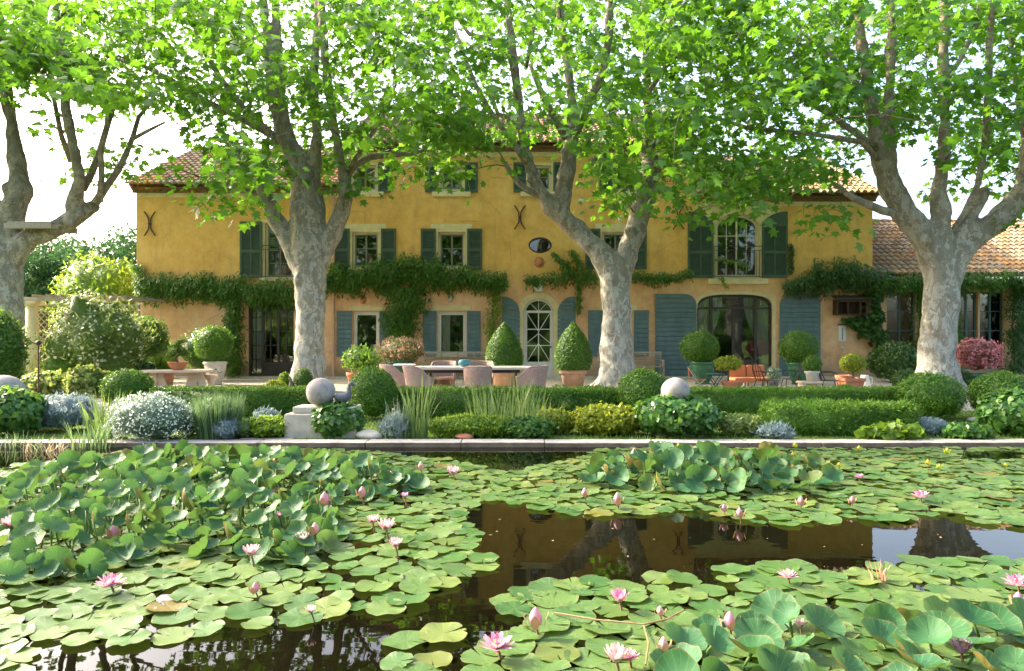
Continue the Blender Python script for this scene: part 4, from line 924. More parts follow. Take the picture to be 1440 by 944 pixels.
# ------------------------------------------------------------------ shrubs, hedges and climbers
def unit(n):
    v = rng.normal(size=(n, 3)); return v/np.linalg.norm(v, axis=1, keepdims=True)
def lumps(d, amp, freq, seed):
    return np.array([1+amp*noise.fractal(Vector(q)*freq+Vector((seed, seed*2, 0)), .6, 2.0, 3) for q in d])
def blob(c, r, n, amp=.05, freq=2.0, zmin=-.75, deep=.1):
    d = unit(int(n*1.5)); d = d[d[:, 2] > zmin][:n]; s = random.uniform(0, 50)
    k = lumps(d, amp, freq, s)*(1-deep*rng.random(len(d))**1.5)*(1+np.where(rng.random(len(d)) < .10, rng.random(len(d))*min(.22, amp*1.2+.02), 0))
    r = np.array(r); p = np.array(c)+d*r*k[:, None]; nn = d/r; nn /= np.linalg.norm(nn, axis=1, keepdims=True); return p, nn, s
def bush(name, label, cat, c, r, n, size, T, mat, group=None, amp=.06, freq=2.2, zmin=-.8, deep=.12, parent=None, up=.35, wild=.55, core=.86, coremat=None):
    """a leafy mass: leaves spread through its outer shell, over an inner mass of the same leaf"""
    c = Vector(c); r = r if hasattr(r, '__len__') else (r, r, r)
    p, nn, s = blob(c, r, n, amp, freq, zmin, deep); k = len(p)
    N = nn+rv(k, wild); Dr = nn*.5+np.array([0, 0, up])+rv(k, .6)
    v, f, nf = leaf_arrays(p, N, Dr, rng.uniform(.65, 1.3, k)*size, T)
    # inner mass
    mb = MB(); mb.ball((0, 0, 0), 1, 20, 12); dv = np.array([tuple(q) for q in mb.v]); kk = lumps(dv, amp, freq, s)*core
    iv = np.array(c)+dv*np.array(r)*kk[:, None]; iv[:, 2] = np.maximum(iv[:, 2], c.z-r[2]*.97)
    st, tot_, idx = f; b = len(v); V = np.concatenate([v, iv])
    tot2 = np.array([len(q) for q in mb.f]); idx2 = np.concatenate([np.array(q) for q in mb.f])+b
    tt = np.concatenate([tot_, tot2]); ii = np.concatenate([idx, idx2]); ss = np.concatenate([[0], np.cumsum(tt)[:-1]])
    loc = (c.x, c.y, c.z-r[2]) if parent is None else None
    o = link_mesh(name, V, (ss, tt, ii), mat, parent, loc, rnd=np.concatenate([np.repeat(rng.random(k), nf), np.full(len(tot2), .1)]))
    if parent is None: tag(o, label, cat, group)
    return o
def pbox(x0, x1, y0, y1, Y): return ((P((x0+x1)/2, (y0+y1)/2, Y)), (abs(x1-x0)/2*Y/F, (y1-y0)/2*Y/F))
def pbush(name, label, cat, x0, x1, y0, y1, Y, n, size, T, mat, depth=1.0, **k):
    c, (rx, rz) = pbox(x0, x1, y0, y1, Y); z0 = max(c.z-rz, GZ-.02); z1 = c.z+rz; c.z = (z0+z1)/2
    return bush(name, label, cat, c, (rx, rx*depth, (z1-z0)/2), n, size, T, mat, **k)
def hedge(name, label, x0, x1, y0, y1, z1, n, size, T, mat, group=None, z0=GZ, rnd_edge=.07, wob=.05, wild=.6):
    A1, A2, A3 = (x1-x0)*(y1-y0), (x1-x0)*(z1-z0), (y1-y0)*(z1-z0); tot_ = A1+1.6*A2+2*A3
    u = rng.random(n)*tot_; p = np.stack([rng.uniform(x0, x1, n), rng.uniform(y0, y1, n), rng.uniform(z0, z1, n)], 1); nn = np.zeros((n, 3))
    a = u < A1; p[a, 2] = z1; nn[a] = (0, 0, 1)
    b = (u >= A1) & (u < A1+A2); p[b, 1] = y0; nn[b] = (0, -1, 0)
    c = (u >= A1+A2) & (u < A1+1.6*A2); p[c, 1] = y1; nn[c] = (0, 1, 0)
    d = (u >= A1+1.6*A2) & (u < A1+1.6*A2+A3); p[d, 0] = x0; nn[d] = (-1, 0, 0)
    e = u >= A1+1.6*A2+A3; p[e, 0] = x1; nn[e] = (1, 0, 0)
    cc = np.array([(x0+x1)/2, (y0+y1)/2, (z0+z1)/2]); hh = np.array([(x1-x0)/2, (y1-y0)/2, (z1-z0)/2])
    q = np.abs(p-cc)-(hh-rnd_edge); q = np.maximum(q, 0); ql = np.linalg.norm(q, axis=1); over = ql > rnd_edge
    p[over] -= (np.sign(p-cc)*q/np.maximum(ql, 1e-6)[:, None]*(ql-rnd_edge)[:, None])[over]
    wv = np.array([noise.fractal(Vector(v)*3.0, .6, 2, 3) for v in p]); p += nn*(wv*wob)[:, None]-nn*(rng.random(n)**2*.04)[:, None]
    k = n; v, f, nf = leaf_arrays(p, nn+rv(k, wild), nn*.4+np.array([0, 0, .5])+rv(k, .6), rng.uniform(.65, 1.35, k)*size, T)
    mb = MB(); t = .05; mb.box(x0+t, x1-t, y0+t, y1-t, z0-.02, z1-t); iv = np.array([tuple(q) for q in mb.v]); st, tt, ii = f
    tot2 = np.array([4]*6); idx2 = np.concatenate([np.array(q) for q in mb.f])+len(v); tt = np.concatenate([tt, tot2]); ii = np.concatenate([ii, idx2]); ss = np.concatenate([[0], np.cumsum(tt)[:-1]])
    bare = np.array([noise.noise(Vector((v_[0]*1.1, 3.3, v_[2]*2.0))) for v_ in p])
    r_ = np.clip(rng.random(k)*.75+.5*bare+.1, 0, 1)
    o = link_mesh(name, np.concatenate([v, iv]), (ss, tt, ii), mat, None, ((x0+x1)/2, (y0+y1)/2, z0), rnd=np.concatenate([np.repeat(r_, nf), np.full(6, .1)]))
    return tag(o, label, 'hedge', group)
def hx(px, Y): return (px-720)*Y/F
gH = 'clipped box hedges along the terrace'
hedge('box_hedge', 'low clipped hedge in front of the stone table, left of the stone sphere', hx(212, 11.6), hx(442, 11.6), 11.55, 12.2, .545, 15000, .036, T_OVAL, M['topi'], gH)
hedge('box_hedge', 'low clipped hedge in front of the wicker chairs', hx(556, 11.6), hx(884, 11.6), 11.5, 12.15, .535, 20000, .036, T_OVAL, M['topi'], gH)
hedge('box_hedge', 'long low sunlit hedge in front of the bistro chairs, right of the stone sphere', hx(928, 11.6), hx(1285, 11.6), 11.5, 12.2, .535, 22000, .036, T_OVAL, M['boxbright'], gH)
hedge('bright_hedge', 'bright green loose hedge block at the pond edge on the right', hx(1090, 9.35), hx(1292, 9.35), 9.3, 10.0, .48, 9000, .06, T_LONG, M['boxbright'], None, rnd_edge=.12, wob=.07, wild=.8)
gB = 'clipped box balls along the hedges'
for lb, x0, x1, y0, y1, Y in (('round box ball between the goose and the wicker chairs', 489, 558, 517, 596, 11.35), ('round box ball in front of the third plane tree', 868, 940, 519, 590, 11.5),
    ('broad box ball at the foot of the rightmost plane tree', 1264, 1350, 524, 592, 11.3), ('box ball at the right edge behind the ivy mound', 1368, 1452, 523, 590, 11.3), ('box ball left of the stone table, above the silver shrub', 146, 213, 520, 575, 12.4)):
    pbush('box_ball', lb, 'box ball', x0, x1, y0, y1, Y, 6500, .04, T_OVAL, M['topi'], group=gB, amp=.06, freq=2.6, deep=.09)
for lb, x0, x1, y0, y1, Y, n, dp in (('ivy mound on the stone pillar under the left sphere', 437, 510, 566, 618, 9.3, 1800, .8), ('large glossy ivy mound under the right stone sphere', 892, 1010, 556, 620, 9.45, 3000, .8),
    ('dark ivy mound at the left edge by the pond', -30, 57, 546, 616, 9.5, 2200, .9), ('ivy mound at the right edge beside the pond', 1380, 1475, 549, 620, 9.45, 2400, .8)):
    pbush('ivy_mound', lb, 'ivy', x0, x1, y0, y1, Y, n, .075, T_IVY, M['ivy'], depth=dp, group='ivy mounds over the stone pillars', amp=.12, freq=2.6, deep=.15, up=-.5, wild=.4)
pbush('flowering_shrub', 'silvery shrub covered in small white flowers, hanging over the pond', 'shrub', 158, 268, 554, 632, 9.05, 3600, .055, T_LONG, M['silver'], depth=.8, amp=.16, freq=2.6, deep=.2, up=.7)
o = bpy.data.objects['flowering_shrub']
c, (rx, rz) = pbox(158, 268, 554, 632, 9.05); p, nn, s = blob(c, (rx*1.04, rx*.84, rz*1.04), 1500, .16, 2.6, -.6, .05)
leaves('flowers', p, nn+rv(len(p), .5), rv(len(p)), rng.uniform(.016, .03, len(p)), T_ROUND, M['white_petal'], o)
pbush('silver_bush', 'pale grey green bush with upright spikes at the far left bank', 'shrub', 40, 140, 556, 606, 9.9, 3000, .07, T_LONG, M['bluegrey'], depth=.7, amp=.2, freq=3, deep=.25, up=1.2)
pbush('lavender_clump', 'tall soft lavender clump beside the left hedge', 'lavender', 276, 336, 560, 616, 9.2, 900, .08, T_LONG, M['lav'], depth=.8, amp=.1, up=1.0)
o = bpy.data.objects['lavender_clump']; q = G(306, 9.2); n = 900
an = rng.uniform(0, 2*PI, n); rr_ = np.sqrt(rng.random(n))*.26; b_ = np.stack([q.x+rr_*np.cos(an), q.y+rr_*np.sin(an), np.full(n, GZ)], 1)
blades('stalks', b_, rng.uniform(.4, .66, n), np.stack([np.cos(an), np.sin(an)], 1)*(rr_*.5)[:, None], np.full(n, .012), M['lav'], o)
pbush('grey_santolina', 'blue grey foot of foliage at the base of the lavender clump', 'plant', 300, 336, 588, 620, 9.05, 700, .05, T_LONG, M['bluegrey'], amp=.2, up=.8)
pbush('silver_rosette', 'small silver leaved plant on the grass left of the pillar', 'plant', 357, 392, 577, 602, 9.8, 420, .09, T_LONG, M['bluegrey'], amp=.25, up=.7, core=.5)
pbush('ground_plant', 'leafy green ground plant beside the stone pillar', 'plant', 350, 410, 587, 618, 9.3, 1000, .055, T_IVY, M['lime'], amp=.2)
pbush('brown_shrublet', 'brownish low shrub between white flowers and lavender', 'plant', 248, 286, 572, 616, 9.5, 1200, .04, T_OVAL, M['lav'], amp=.2)
pbush('weedy_patch', 'low weedy plants between the lavender and the silver rosette', 'plant', 328, 362, 592, 618, 9.2, 500, .06, T_LONG, M['reed'], amp=.2, up=.8)
pbush('lime_shrub', 'low yellow green shrub behind the tall grass in the middle bed', 'shrub', 600, 742, 584, 620, 9.3, 4200, .045, T_OVAL, M['lime'], depth=.35, amp=.14, freq=3)
pbush('golden_mound', 'golden green mound left of the brightest one', 'shrub', 738, 806, 577, 618, 9.6, 2200, .042, T_ROUND, M['yellow'], depth=.6, amp=.16, freq=3)
pbush('golden_mound', 'brightest golden mound beside the large ivy mound', 'shrub', 803, 902, 570, 620, 9.5, 4200, .042, T_ROUND, M['yellow'], depth=.6, amp=.16, freq=3)
pbush('dark_ground_plant', 'dark green low plant under the golden mounds', 'plant', 708, 775, 588, 622, 9.15, 1300, .05, T_IVY, M['ivy'], depth=.5, amp=.2)
pbush('pale_shrublet', 'small pale flowered shrub right of the large ivy mound', 'plant', 1010, 1072, 583, 620, 9.4, 1300, .05, T_OVAL, M['varieg'], depth=.7, amp=.25)
pbush('silver_rosette', 'silver grey plant at the pond edge before the bright hedge', 'plant', 1068, 1112, 597, 622, 9.1, 500, .08, T_LONG, M['bluegrey'], depth=.7, amp=.25, up=.6, core=.5)
pbush('nasturtium_patch', 'round leaved green patch at the pond edge by the bright hedge', 'plant', 1210, 1294, 600, 626, 9.05, 420, .1, T_ROUND, M['lime'], depth=.3, amp=.2, up=.2)
pbush('silver_shrublet', 'grey blue shrublet at the right end of the bright hedge', 'plant', 1284, 1330, 588, 620, 9.5, 900, .05, T_LONG, M['bluegrey'], amp=.2, up=.8)
pbush('clover_patch', 'low green leafy patch under the right ivy mound', 'plant', 1330, 1392, 598, 624, 9.1, 600, .06, T_ROUND, M['ivy'], depth=.6, amp=.25)
# reeds and grasses
def clump(name, label, cat, px, Y, n, spread, h, wd, lean, mat, group=None, z=GZ, sx=1.0):
    q = G(px, Y, z); an = rng.uniform(0, 2*PI, n); r_ = np.sqrt(rng.random(n))*spread
    b_ = np.stack([q.x+r_*np.cos(an)*sx, q.y+r_*np.sin(an)*.5, np.full(n, z-.02)], 1); hh = rng.uniform(h*.5, h, n); l = rng.uniform(0, lean, n)
    a2 = an+rng.normal(size=n)*.8; ln = np.stack([np.cos(a2)*l, np.sin(a2)*l*.6], 1)
    return tag(blades(name, b_, hh, ln, rng.uniform(.6, 1.2, n)*wd, mat, None, q), label, cat, group)
clump('iris_clump', 'tall slender iris leaves left of the lime shrub', 'iris', 586, 9.15, 46, .16, 1.02, .022, .3, M['reed'])
clump('iris_clump', 'bluish iris blades at the pond edge beside the box ball', 'iris', 556, 9.1, 40, .14, .62, .022, .2, M['silver'])
clump('tall_grass', 'dense stand of tall pale grass in the middle bed before the hedge', 'grass clump', 714, 9.35, 190, .52, .95, .016, .3, M['reed'], sx=1.1)
clump('tall_grass', 'thin arching grass behind the golden mounds', 'grass clump', 765, 9.5, 60, .3, .62, .014, .35, M['reed'])
clump('reed_clump', 'upright green reeds standing in the water at the left bank', 'reeds', 128, 8.6, 70, .3, .46, .018, .2, M['lav'], z=0)
clump('reed_clump', 'green iris blades between the silver bush and the white flowers', 'reeds', 150, 9.1, 80, .25, .75, .026, .25, M['reed'])
clump('dry_grass', 'bleached dead grass drooping into the water at the left bank', 'grass clump', 62, 8.35, 60, .22, .26, .010, .34, M['dry'], z=0, sx=1.2)
clump('reed_clump', 'sparse reeds at the left end of the pond edge', 'reeds', 30, 8.7, 50, .4, .3, .016, .2, M['lav'], z=0)
pbush('silver_rosette', 'blue grey silver plant beneath the iris by the box ball', 'plant', 536, 578, 585, 620, 9.2, 560, .075, T_LONG, M['bluegrey'], amp=.25, up=.8, core=.5)
# lawn blades
n = 30000; b_ = np.stack([rng.uniform(-9, 10.5, n), rng.uniform(9.0, 12.9, n), np.full(n, GZ-.01)], 1)
b_ = b_[~(((b_[:, 0] > 8.9) & (b_[:, 1] > 10.8)) | ((b_[:, 0] > -3.7) & (b_[:, 0] < -2.8)))]; n = len(b_)
tag(blades('grass', b_, rng.uniform(.03, .08, n), rv(n, .02)[:, :2], np.full(n, .012), M['grass'], lev=1), kind='stuff')

# left border
pbush('variegated_shrub', 'large pale leaved flowering shrub beside the column on the left', 'shrub', 70, 205, 418, 540, 17.0, 5200, .14, T_LONG, M['varieg'], depth=.8, amp=.36, freq=2.0, deep=.35, up=.1)
o = bpy.data.objects['variegated_shrub']; c, (rx, rz) = pbox(70, 205, 418, 540, 17.0); p, nn, s = blob(c, (rx*1.03, rx*.84, rz*1.03), 420, .36, 2.0, -.6, .1)
leaves('blossoms', p, nn+rv(len(p), .5), rv(len(p)), rng.uniform(.04, .09, len(p)), T_ROUND, M['cream_petal'], o)
pbush('shade_shrub', 'dark green shrub at the left edge under the leftmost plane tree', 'shrub', -40, 30, 436, 560, 12.5, 3600, .08, T_OVAL, M['box'], amp=.14, deep=.2)
pbush('golden_tree', 'bright yellow green shrub behind the pergola at the house corner', 'shrub', 76, 205, 362, 470, 25.5, 4200, .2, T_LONG, M['lime'], depth=.6, amp=.36, freq=2.2, deep=.35)
for k, (x0, x1, y0, y1, lb) in enumerate(((30, 100, 525, 560, 'low mixed plants below the garden light'), (95, 150, 520, 560, 'pale low plants beside the left box ball'), (150, 215, 505, 545, 'dark low plants at the foot of the planter'), (60, 110, 498, 540, 'light green low plants behind the garden light'), (200, 250, 480, 530, 'fresh green plants by the wall behind the fern pot'), (255, 335, 460, 525, 'green climbing bush behind the white urn'))):
    pbush('low_plant', lb, 'plant', x0, x1, y0, y1, (14, 13.5, 17.6, 16.5, 21.5, 22.2)[k], 1600, .09, (T_IVY, T_ROUND, T_IVY, T_LONG, T_LONG, T_OVAL)[k], M[('varieg', 'varieg', 'dark', 'lime', 'lime', 'wist')[k]], depth=.7, amp=.34, freq=2.6, deep=.3)
# far trees beyond the garden, left
for k, (px, y0, Y, w_, lb) in enumerate(((30, 345, 52, 60, 'distant hazy tree beside the leftmost trunk'), (85, 330, 58, 70, 'distant broad tree behind the pergola'), (150, 312, 55, 75, 'tallest distant tree, against the house corner'), (205, 335, 60, 60, 'distant tree partly hidden by the house'), (-40, 325, 56, 80, 'distant tree left of the leftmost trunk'))):
    q = G(px, Y); top = P(px, y0, Y).z; r_ = w_*Y/F; t = thing('distant_tree', lb, 'tree', q, 'hazy trees beyond the garden')
    m = MB(); m.tube([q, q+Vector((.1, 0, top*.5)), q+Vector((0, 0, top*.8))], [.28, .2, .08], 8); m.build('trunk', M['twig'], t)
    PP, NN = [], []
    for j in range(40):
        d = Vector(unit(1)[0]); cc = Vector((q.x, q.y, top*.56))+Vector((d.x*r_*.8*rng.random()**.4, d.y*r_*.8, d.z*top*.40*rng.random()**.3)); p, nn, s = blob(cc, (r_*.34, r_*.34, top*.11), 170, .2, 2, -.9, .3); PP.append(p); NN.append(nn)
    PP = np.concatenate(PP); NN = np.concatenate(NN); leaves('crown', PP, NN+rv(len(PP), .6), rv(len(PP)), rng.uniform(.25, .45, len(PP)), T_OVAL, M['hazy'], t)
hedge('tall_hedge', 'tall dark clipped hedge behind the stone column', hx(-60, 27), hx(50, 27), 27, 28, 2.6, 7000, .12, T_OVAL, M['dark'])
# clipped shrub in the square stone planter is built with the pots

def vine(name, label, spans, n, mat=None, size=.13, T=None, Y=None, thick=.3, droop=1.0, stems=True):
    """climber on the wall: spans of (x0,yc0,h0, x1,yc1,h1) in facade units"""
    Y = FY if Y is None else Y; mat = mat or M['wist']; T = T or T_LONG; sc = F/Y
    def wx(px): return (px-720)/sc
    def wz(py): return CAMZ-(py-HZ)/sc
    ln = np.array([math.hypot(s[3]-s[0], s[4]-s[1])*(s[2]+s[5]) for s in spans]); Pp = []
    for s, L in zip(spans, ln/ln.sum()):
        k = int(n*L)+1; u = rng.random(k); v = np.clip(rng.normal(size=k)*.52, -1.25, 1.25)
        xx = s[0]+(s[3]-s[0])*u; hh = s[2]+(s[5]-s[2])*u; yc = s[1]+(s[4]-s[1])*u
        hor = abs(s[3]-s[0]) > abs(s[4]-s[1])
        lump = np.array([noise.noise(Vector((q*.045, r*.045, 5.1))) for q, r in zip(xx, yc)])*.55
        if hor: px, py = xx, yc+(v+lump)*hh
        else: px, py = xx+(v+lump)*hh, yc
        d = thick*np.sqrt(np.maximum(.03, 1-(v/1.3)**2))*(rng.random(k)**.5)*(1+.5*lump)
        Pp.append(np.stack([wx(px), Y-.03-d, wz(py)], 1))
    Pp = np.concatenate(Pp); k = len(Pp)
    N = np.array([0, -.75, .55])+rv(k, .45); Dd = np.array([0, -.25, -droop])+rv(k, .5)
    root = thing(name, label, 'climber', (Pp[:, 0].mean(), Y, Pp[:, 2].min()))
    leaves('foliage', Pp, N, Dd, rng.uniform(.6, 1.35, k)*size, T, mat, root, rnd=np.clip(rng.beta(1.6, 2.2, k), 0, 1))
    if stems:
        m = MB()
        for s in spans:
            for q in range(2):
                pts = [Vector((wx(s[0]+(s[3]-s[0])*t)+random.uniform(-.06, .06), Y-.06-random.random()*.05, wz(s[1]+(s[4]-s[1])*t)+random.uniform(-.07, .07))) for t in np.linspace(0, 1, 9)]; m.tube(pts, [.03-.0018*i for i in range(9)], 6)
        m.build('stems', M['twig'], root, smooth=True)
    return root
vine('wisteria', 'thick wisteria band over the left french door with a leafy column beside it', [(196, 408, 17, 300, 408, 18), (290, 408, 17, 418, 410, 17), (332, 405, 12, 332, 455, 12), (333, 455, 11, 334, 526, 12)], 9500, size=.17, thick=.42)
vine('wisteria', 'dark wisteria tuft at the upper left corner of the house', [(195, 372, 8, 203, 395, 9)], 300, size=.15, thick=.3)
vine('wisteria', 'thick wisteria band under the first floor windows, hanging between the ground floor windows', [(458, 396, 16, 540, 392, 20), (530, 386, 21, 620, 386, 20), (610, 390, 18, 712, 394, 11), (565, 405, 22, 566, 440, 27), (566, 440, 25, 566, 476, 20), (478, 370, 8, 482, 392, 12)], 12000, size=.17, thick=.42)
vine('wisteria', 'light climber rising beside the left cone topiary', [(697, 405, 9, 693, 450, 12), (693, 450, 10, 696, 520, 9)], 1300, M['lime'], .12)
vine('wisteria', 'sprawling leafy climber above the front door lamp', [(738, 396, 8, 800, 388, 12), (795, 386, 14, 838, 392, 10), (776, 358, 5, 800, 378, 9), (803, 352, 5, 818, 380, 9), (812, 398, 5, 814, 440, 4)], 1900, M['wist'], .15)
vine('wisteria', 'thin creeper along the wall right of the third plane tree', [(888, 392, 9, 940, 394, 8), (930, 393, 7, 972, 386, 7)], 1100, M['wist'], .14)
vine('wisteria', 'sprig of creeper on the balcony of the arched window', [(1006, 364, 4, 1052, 372, 4), (1012, 390, 4, 1020, 404, 4)], 170, M['lime'], .12, Y=23.85, thick=.12)
vine('wisteria', 'dark climber mass on the right wall above the bird box', [(1100, 404, 8, 1150, 396, 18), (1140, 394, 22, 1200, 390, 20), (1190, 392, 18, 1248, 398, 16)], 6200, M['dark'], .15, thick=.45)
vine('wisteria', 'leafy climber hanging beside the bird box', [(1222, 410, 10, 1226, 450, 14), (1214, 446, 18, 1226, 474, 16), (1228, 470, 10, 1240, 500, 6)], 1100, M['dark'], .2, T=T_IVY)
vine('wisteria', 'thin dark creeper beside the right arched shutter', [(1111, 345, 3, 1112, 385, 4)], 160, M['dark'], .09, T=T_IVY, thick=.1)
vine('annex_creeper', 'creeper fringe hanging along the eaves of the annex', [(1232, 398, 12, 1320, 398, 13), (1310, 396, 12, 1460, 396, 14), (1460, 396, 12, 1560, 398, 12)], 7000, M['wist'], .15, Y=23.9, thick=.4)
vine('annex_creeper', 'creeper column between the annex windows behind the rightmost trunk', [(1290, 405, 9, 1292, 470, 13), (1292, 470, 13, 1292, 535, 14), (1338, 405, 9, 1340, 530, 9)], 3200, M['wist'], .14, Y=24.1, thick=.35)
vine('annex_creeper', 'dense creeper column on the annex at the right edge', [(1424, 400, 12, 1422, 470, 12), (1422, 465, 12, 1424, 540, 14)], 3000, M['dark'], .14, Y=24.1, thick=.4)
pbush('wall_shrub', 'dark glossy shrub against the annex left of the rightmost trunk', 'shrub', 1226, 1292, 482, 548, 21.5, 2600, .12, T_OVAL, M['dark'], amp=.15, deep=.2)
pbush('low_dark_ball', 'low dark ball shrub right of the rightmost trunk', 'shrub', 1344, 1372, 524, 552, 16.5, 1200, .05, T_OVAL, M['dark'], amp=.05)
pbush('low_dark_ball', 'low dark ball shrub below the wall shrub', 'shrub', 1256, 1290, 520, 556, 15.5, 1400, .05, T_OVAL, M['dark'], amp=.05)

# the wooded bank behind the viewer, seen mirrored in the window panes and on the water
PP, NN = [], []
for px, top, r_ in ((-27, 9, 4.5), (-19, 12, 4), (-12.5, 8.5, 3.4), (-6.5, 12.5, 3.0), (-1, 7, 3.6), (5, 11, 3.0), (11, 9, 3.4), (17.5, 13, 3.6), (25, 9, 4.5)):
    p, nn, s = blob(Vector((px, -13+random.uniform(-2, 2), top*.5)), (r_, r_*.8, top*.52), 1500, .22, 2, -.95, .25); PP.append(p); NN.append(nn)
PP = np.concatenate(PP); NN = np.concatenate(NN); tag(leaves('treeline', PP, NN+rv(len(PP), .6), rv(len(PP)), rng.uniform(.5, .9, len(PP)), T_OVAL, M['dark']), 'dark wooded bank mirrored in the house windows', 'trees', None, 'stuff')
# ------------------------------------------------------------------ stone spheres and pedestals, statues
def pedestal(px0, px1, ytop, Y, lab, cap=True):
    a, b = hx(px0, Y), hx(px1, Y); zt = P(0, ytop, Y).z; t = thing('stone_pedestal', lab, 'pedestal', ((a+b)/2, Y, GZ))
    m = MB(); m.box(a, b, Y-.2, Y+.3, GZ-.05, zt-.09); m.build('block', M['stone'], t, bevel=.02)
    m = MB(); m.box(a+.10, b-.02, Y-.15, Y+.26, zt-.088, zt); m.build('cap', M['stone'], t, bevel=.015)
    return zt
Y = 9.35
zt = pedestal(406, 505, 571, Y, 'pale worn stone pedestal at the pond edge, half covered by ivy')
def ssphere(px, Y, r, zb, lab):
    m = MB(); c = (hx(px, Y), Y, zb+r-.004); m.ball(c, r, 40, 26); o = m.build('stone_sphere', M['sphere'], loc=(c[0], c[1], zb), smooth=True)
    tag(o, lab, 'stone ball', 'stone spheres along the pond'); roughen(o, .006, 9, .003, 30)
ssphere(451, Y, .195, zt, 'lichened stone sphere on the pale pedestal, beside the goose')
zt2 = pedestal(918, 985, 571, 9.5, 'stone pedestal hidden in the large ivy mound on the right'); ssphere(950, 9.5, .2, zt2, 'lichened stone sphere sunk in the large ivy mound on the right')
zt3 = pedestal(-30, 40, 562, 10.2, 'stone pedestal behind the dark ivy at the left edge'); ssphere(5, 10.2, .3, zt3-.23, 'grey stone dome at the left edge above the dark ivy')
# goose
q = Vector((hx(482, 9.3), 9.3, zt)); t = thing('goose_statue', 'lead grey goose statue looking right beside the left stone sphere', 'statue', q)
m = MB(); pts = [(-.13, .13), (-.10, .125), (-.04, .11), (.02, .11), (.065, .135), (.085, .18), (.088, .23), (.092, .27), (.11, .295), (.135, .295), (.155, .288), (.185, .282)]
rr = [.012, .04, .075, .085, .07, .04, .028, .025, .034, .032, .016, .006]
m.tube([q+Vector((a*.95, 0, b*1.05)) for a, b in pts], [v*.92 for v in rr], 14, flat=.85); m.build('body', M['lead'], t, smooth=True)
for s in (-.03, .03):
    m = MB(); m.tube([q+Vector((.01, s, .06)), q+Vector((.015, s, -.01))], [.016, .012], 8); m.cbox(q+Vector((.03, s, .004)), (.07, .04, .012)); m.build('leg', M['lead'], t)
# guinea fowl
q = G(409, 15.0); t = thing('guinea_fowl_statue', 'small brown guinea fowl statue standing behind the left hedge', 'statue', q)
m = MB(); pts = [(-.05, .10), (-.03, .14), (0, .2), (.02, .28), (.01, .36), (.0, .42), (-.005, .455), (-.03, .465), (-.055, .46)]; rr = [.02, .075, .1, .085, .05, .028, .03, .025, .005]
m.tube([q+Vector((a, 0, b)) for a, b in pts], rr, 12); m.build('body', M['bronze'], t, smooth=True)
for s in (-.03, .03):
    m = MB(); m.tube([q+Vector((s, 0, .15)), q+Vector((s, 0, 0))], [.014, .01], 6); m.build('leg', M['bronze'], t)
for x0, x1, y0, y1, lb in ((391, 409, 524, 556, 'small bright box ball left of the guinea fowl statue'), (414, 440, 518, 556, 'small dark box ball right of the guinea fowl statue')):
    pbush('small_box_ball', lb, 'box ball', x0, x1, y0, y1, 15.2, 1300, .045, T_OVAL, M['lime' if x0 < 400 else 'box'], amp=.05)
pbush('edge_plant', 'low yellow green plant on the left hedge end near the guinea fowl', 'plant', 372, 400, 536, 556, 14.2, 400, .06, T_ROUND, M['yellow'], amp=.25)

# ------------------------------------------------------------------ pots with plants
URN = [(.55, 0), (.6, .03), (.52, .08), (.56, .12), (.74, .35), (.88, .6), (.95, .82), (.93, .86), (1.06, .9), (1.08, .97), (1.0, 1.0), (.9, 1.0), (.88, .9)]
POT = [(.72, 0), (.92, .74), (.94, .76), (1.04, .78), (1.06, .98), (1.02, 1.0), (.92, 1.0), (.9, .88)]
BOWL = [(.5, 0), (.55, .1), (.85, .5), (1.0, .85), (1.06, .9), (1.05, 1.0), (.95, 1.0), (.9, .85)]
def pot(name, lab, cat, px, Y, r, h, prof, mat, group=None, z=GZ, seg=28, garland=False):
    q = G(px, Y, z); t = thing(name, lab, cat, q, group)
    m = MB(); m.lathe([(a*r, b*h) for a, b in prof], q, seg); m.build('vessel', mat, t, smooth=seg > 8 and False or seg > 8)
    m = MB(); m.lathe([(prof[-1][0]*r*.98, prof[-1][1]*h-.01), (.01, prof[-1][1]*h+.005)], q, seg); m.build('soil', M['soil'], t)
    if prof is URN:
        for zz in (.62, .30):
            m = MB(); k = np.interp(zz, [.12, .35, .6, .82], [.56, .74, .88, .95])*r; pts = [q+Vector((math.cos(a)*k, math.sin(a)*k, zz*h)) for a in np.linspace(0, 2*PI, 33)]; m.tube(pts, r*.03, 6)
            m.build('moulded_band', mat, t, smooth=True)
    if garland:
        k = r*.9
        for a0 in (-2.4, -1.55, -.7):
            m = MB(); pts = [q+Vector((math.cos(a0+.35*u)*(k*(.93+.02*abs(u))), math.sin(a0+.35*u)*(k*(.93+.02*abs(u))), h*(.66-.14*(1-u*u)))) for u in np.linspace(-1, 1, 9)]
            m.tube(pts, r*.035, 6); m.build('garland', M['lead'], t, smooth=True)
        for a0 in (-1.97, -1.12):
            m = MB(); m.ball(q+Vector((math.cos(a0)*k*.95, math.sin(a0)*k*.95, h*.68)), r*.1, 10, 8); m.build('rosette', M['lead'], t, smooth=True)
    return t, q
def topball(lab, px, py, Y, rx, rz, n=4500, mat='box', size=.05, name='topiary_ball', group=None, stem=None, cat='topiary', amp=.06):
    c = P(px, py, Y); o = bush(name, lab, cat, c, (rx, rx, rz), n, size, T_OVAL, M['topi' if mat == 'box' and size == .05 else mat], group, amp=amp, deep=.06)
    if stem: m = MB(); m.tube([c+Vector((0, 0, -rz*.3)), Vector((c.x+.01, c.y, (c.z+stem)/2)), Vector((c.x, c.y, stem))], .022, 7); m.build('stem', M['twig'], o)
    return o
gC = 'terracotta pots flanking the front door'
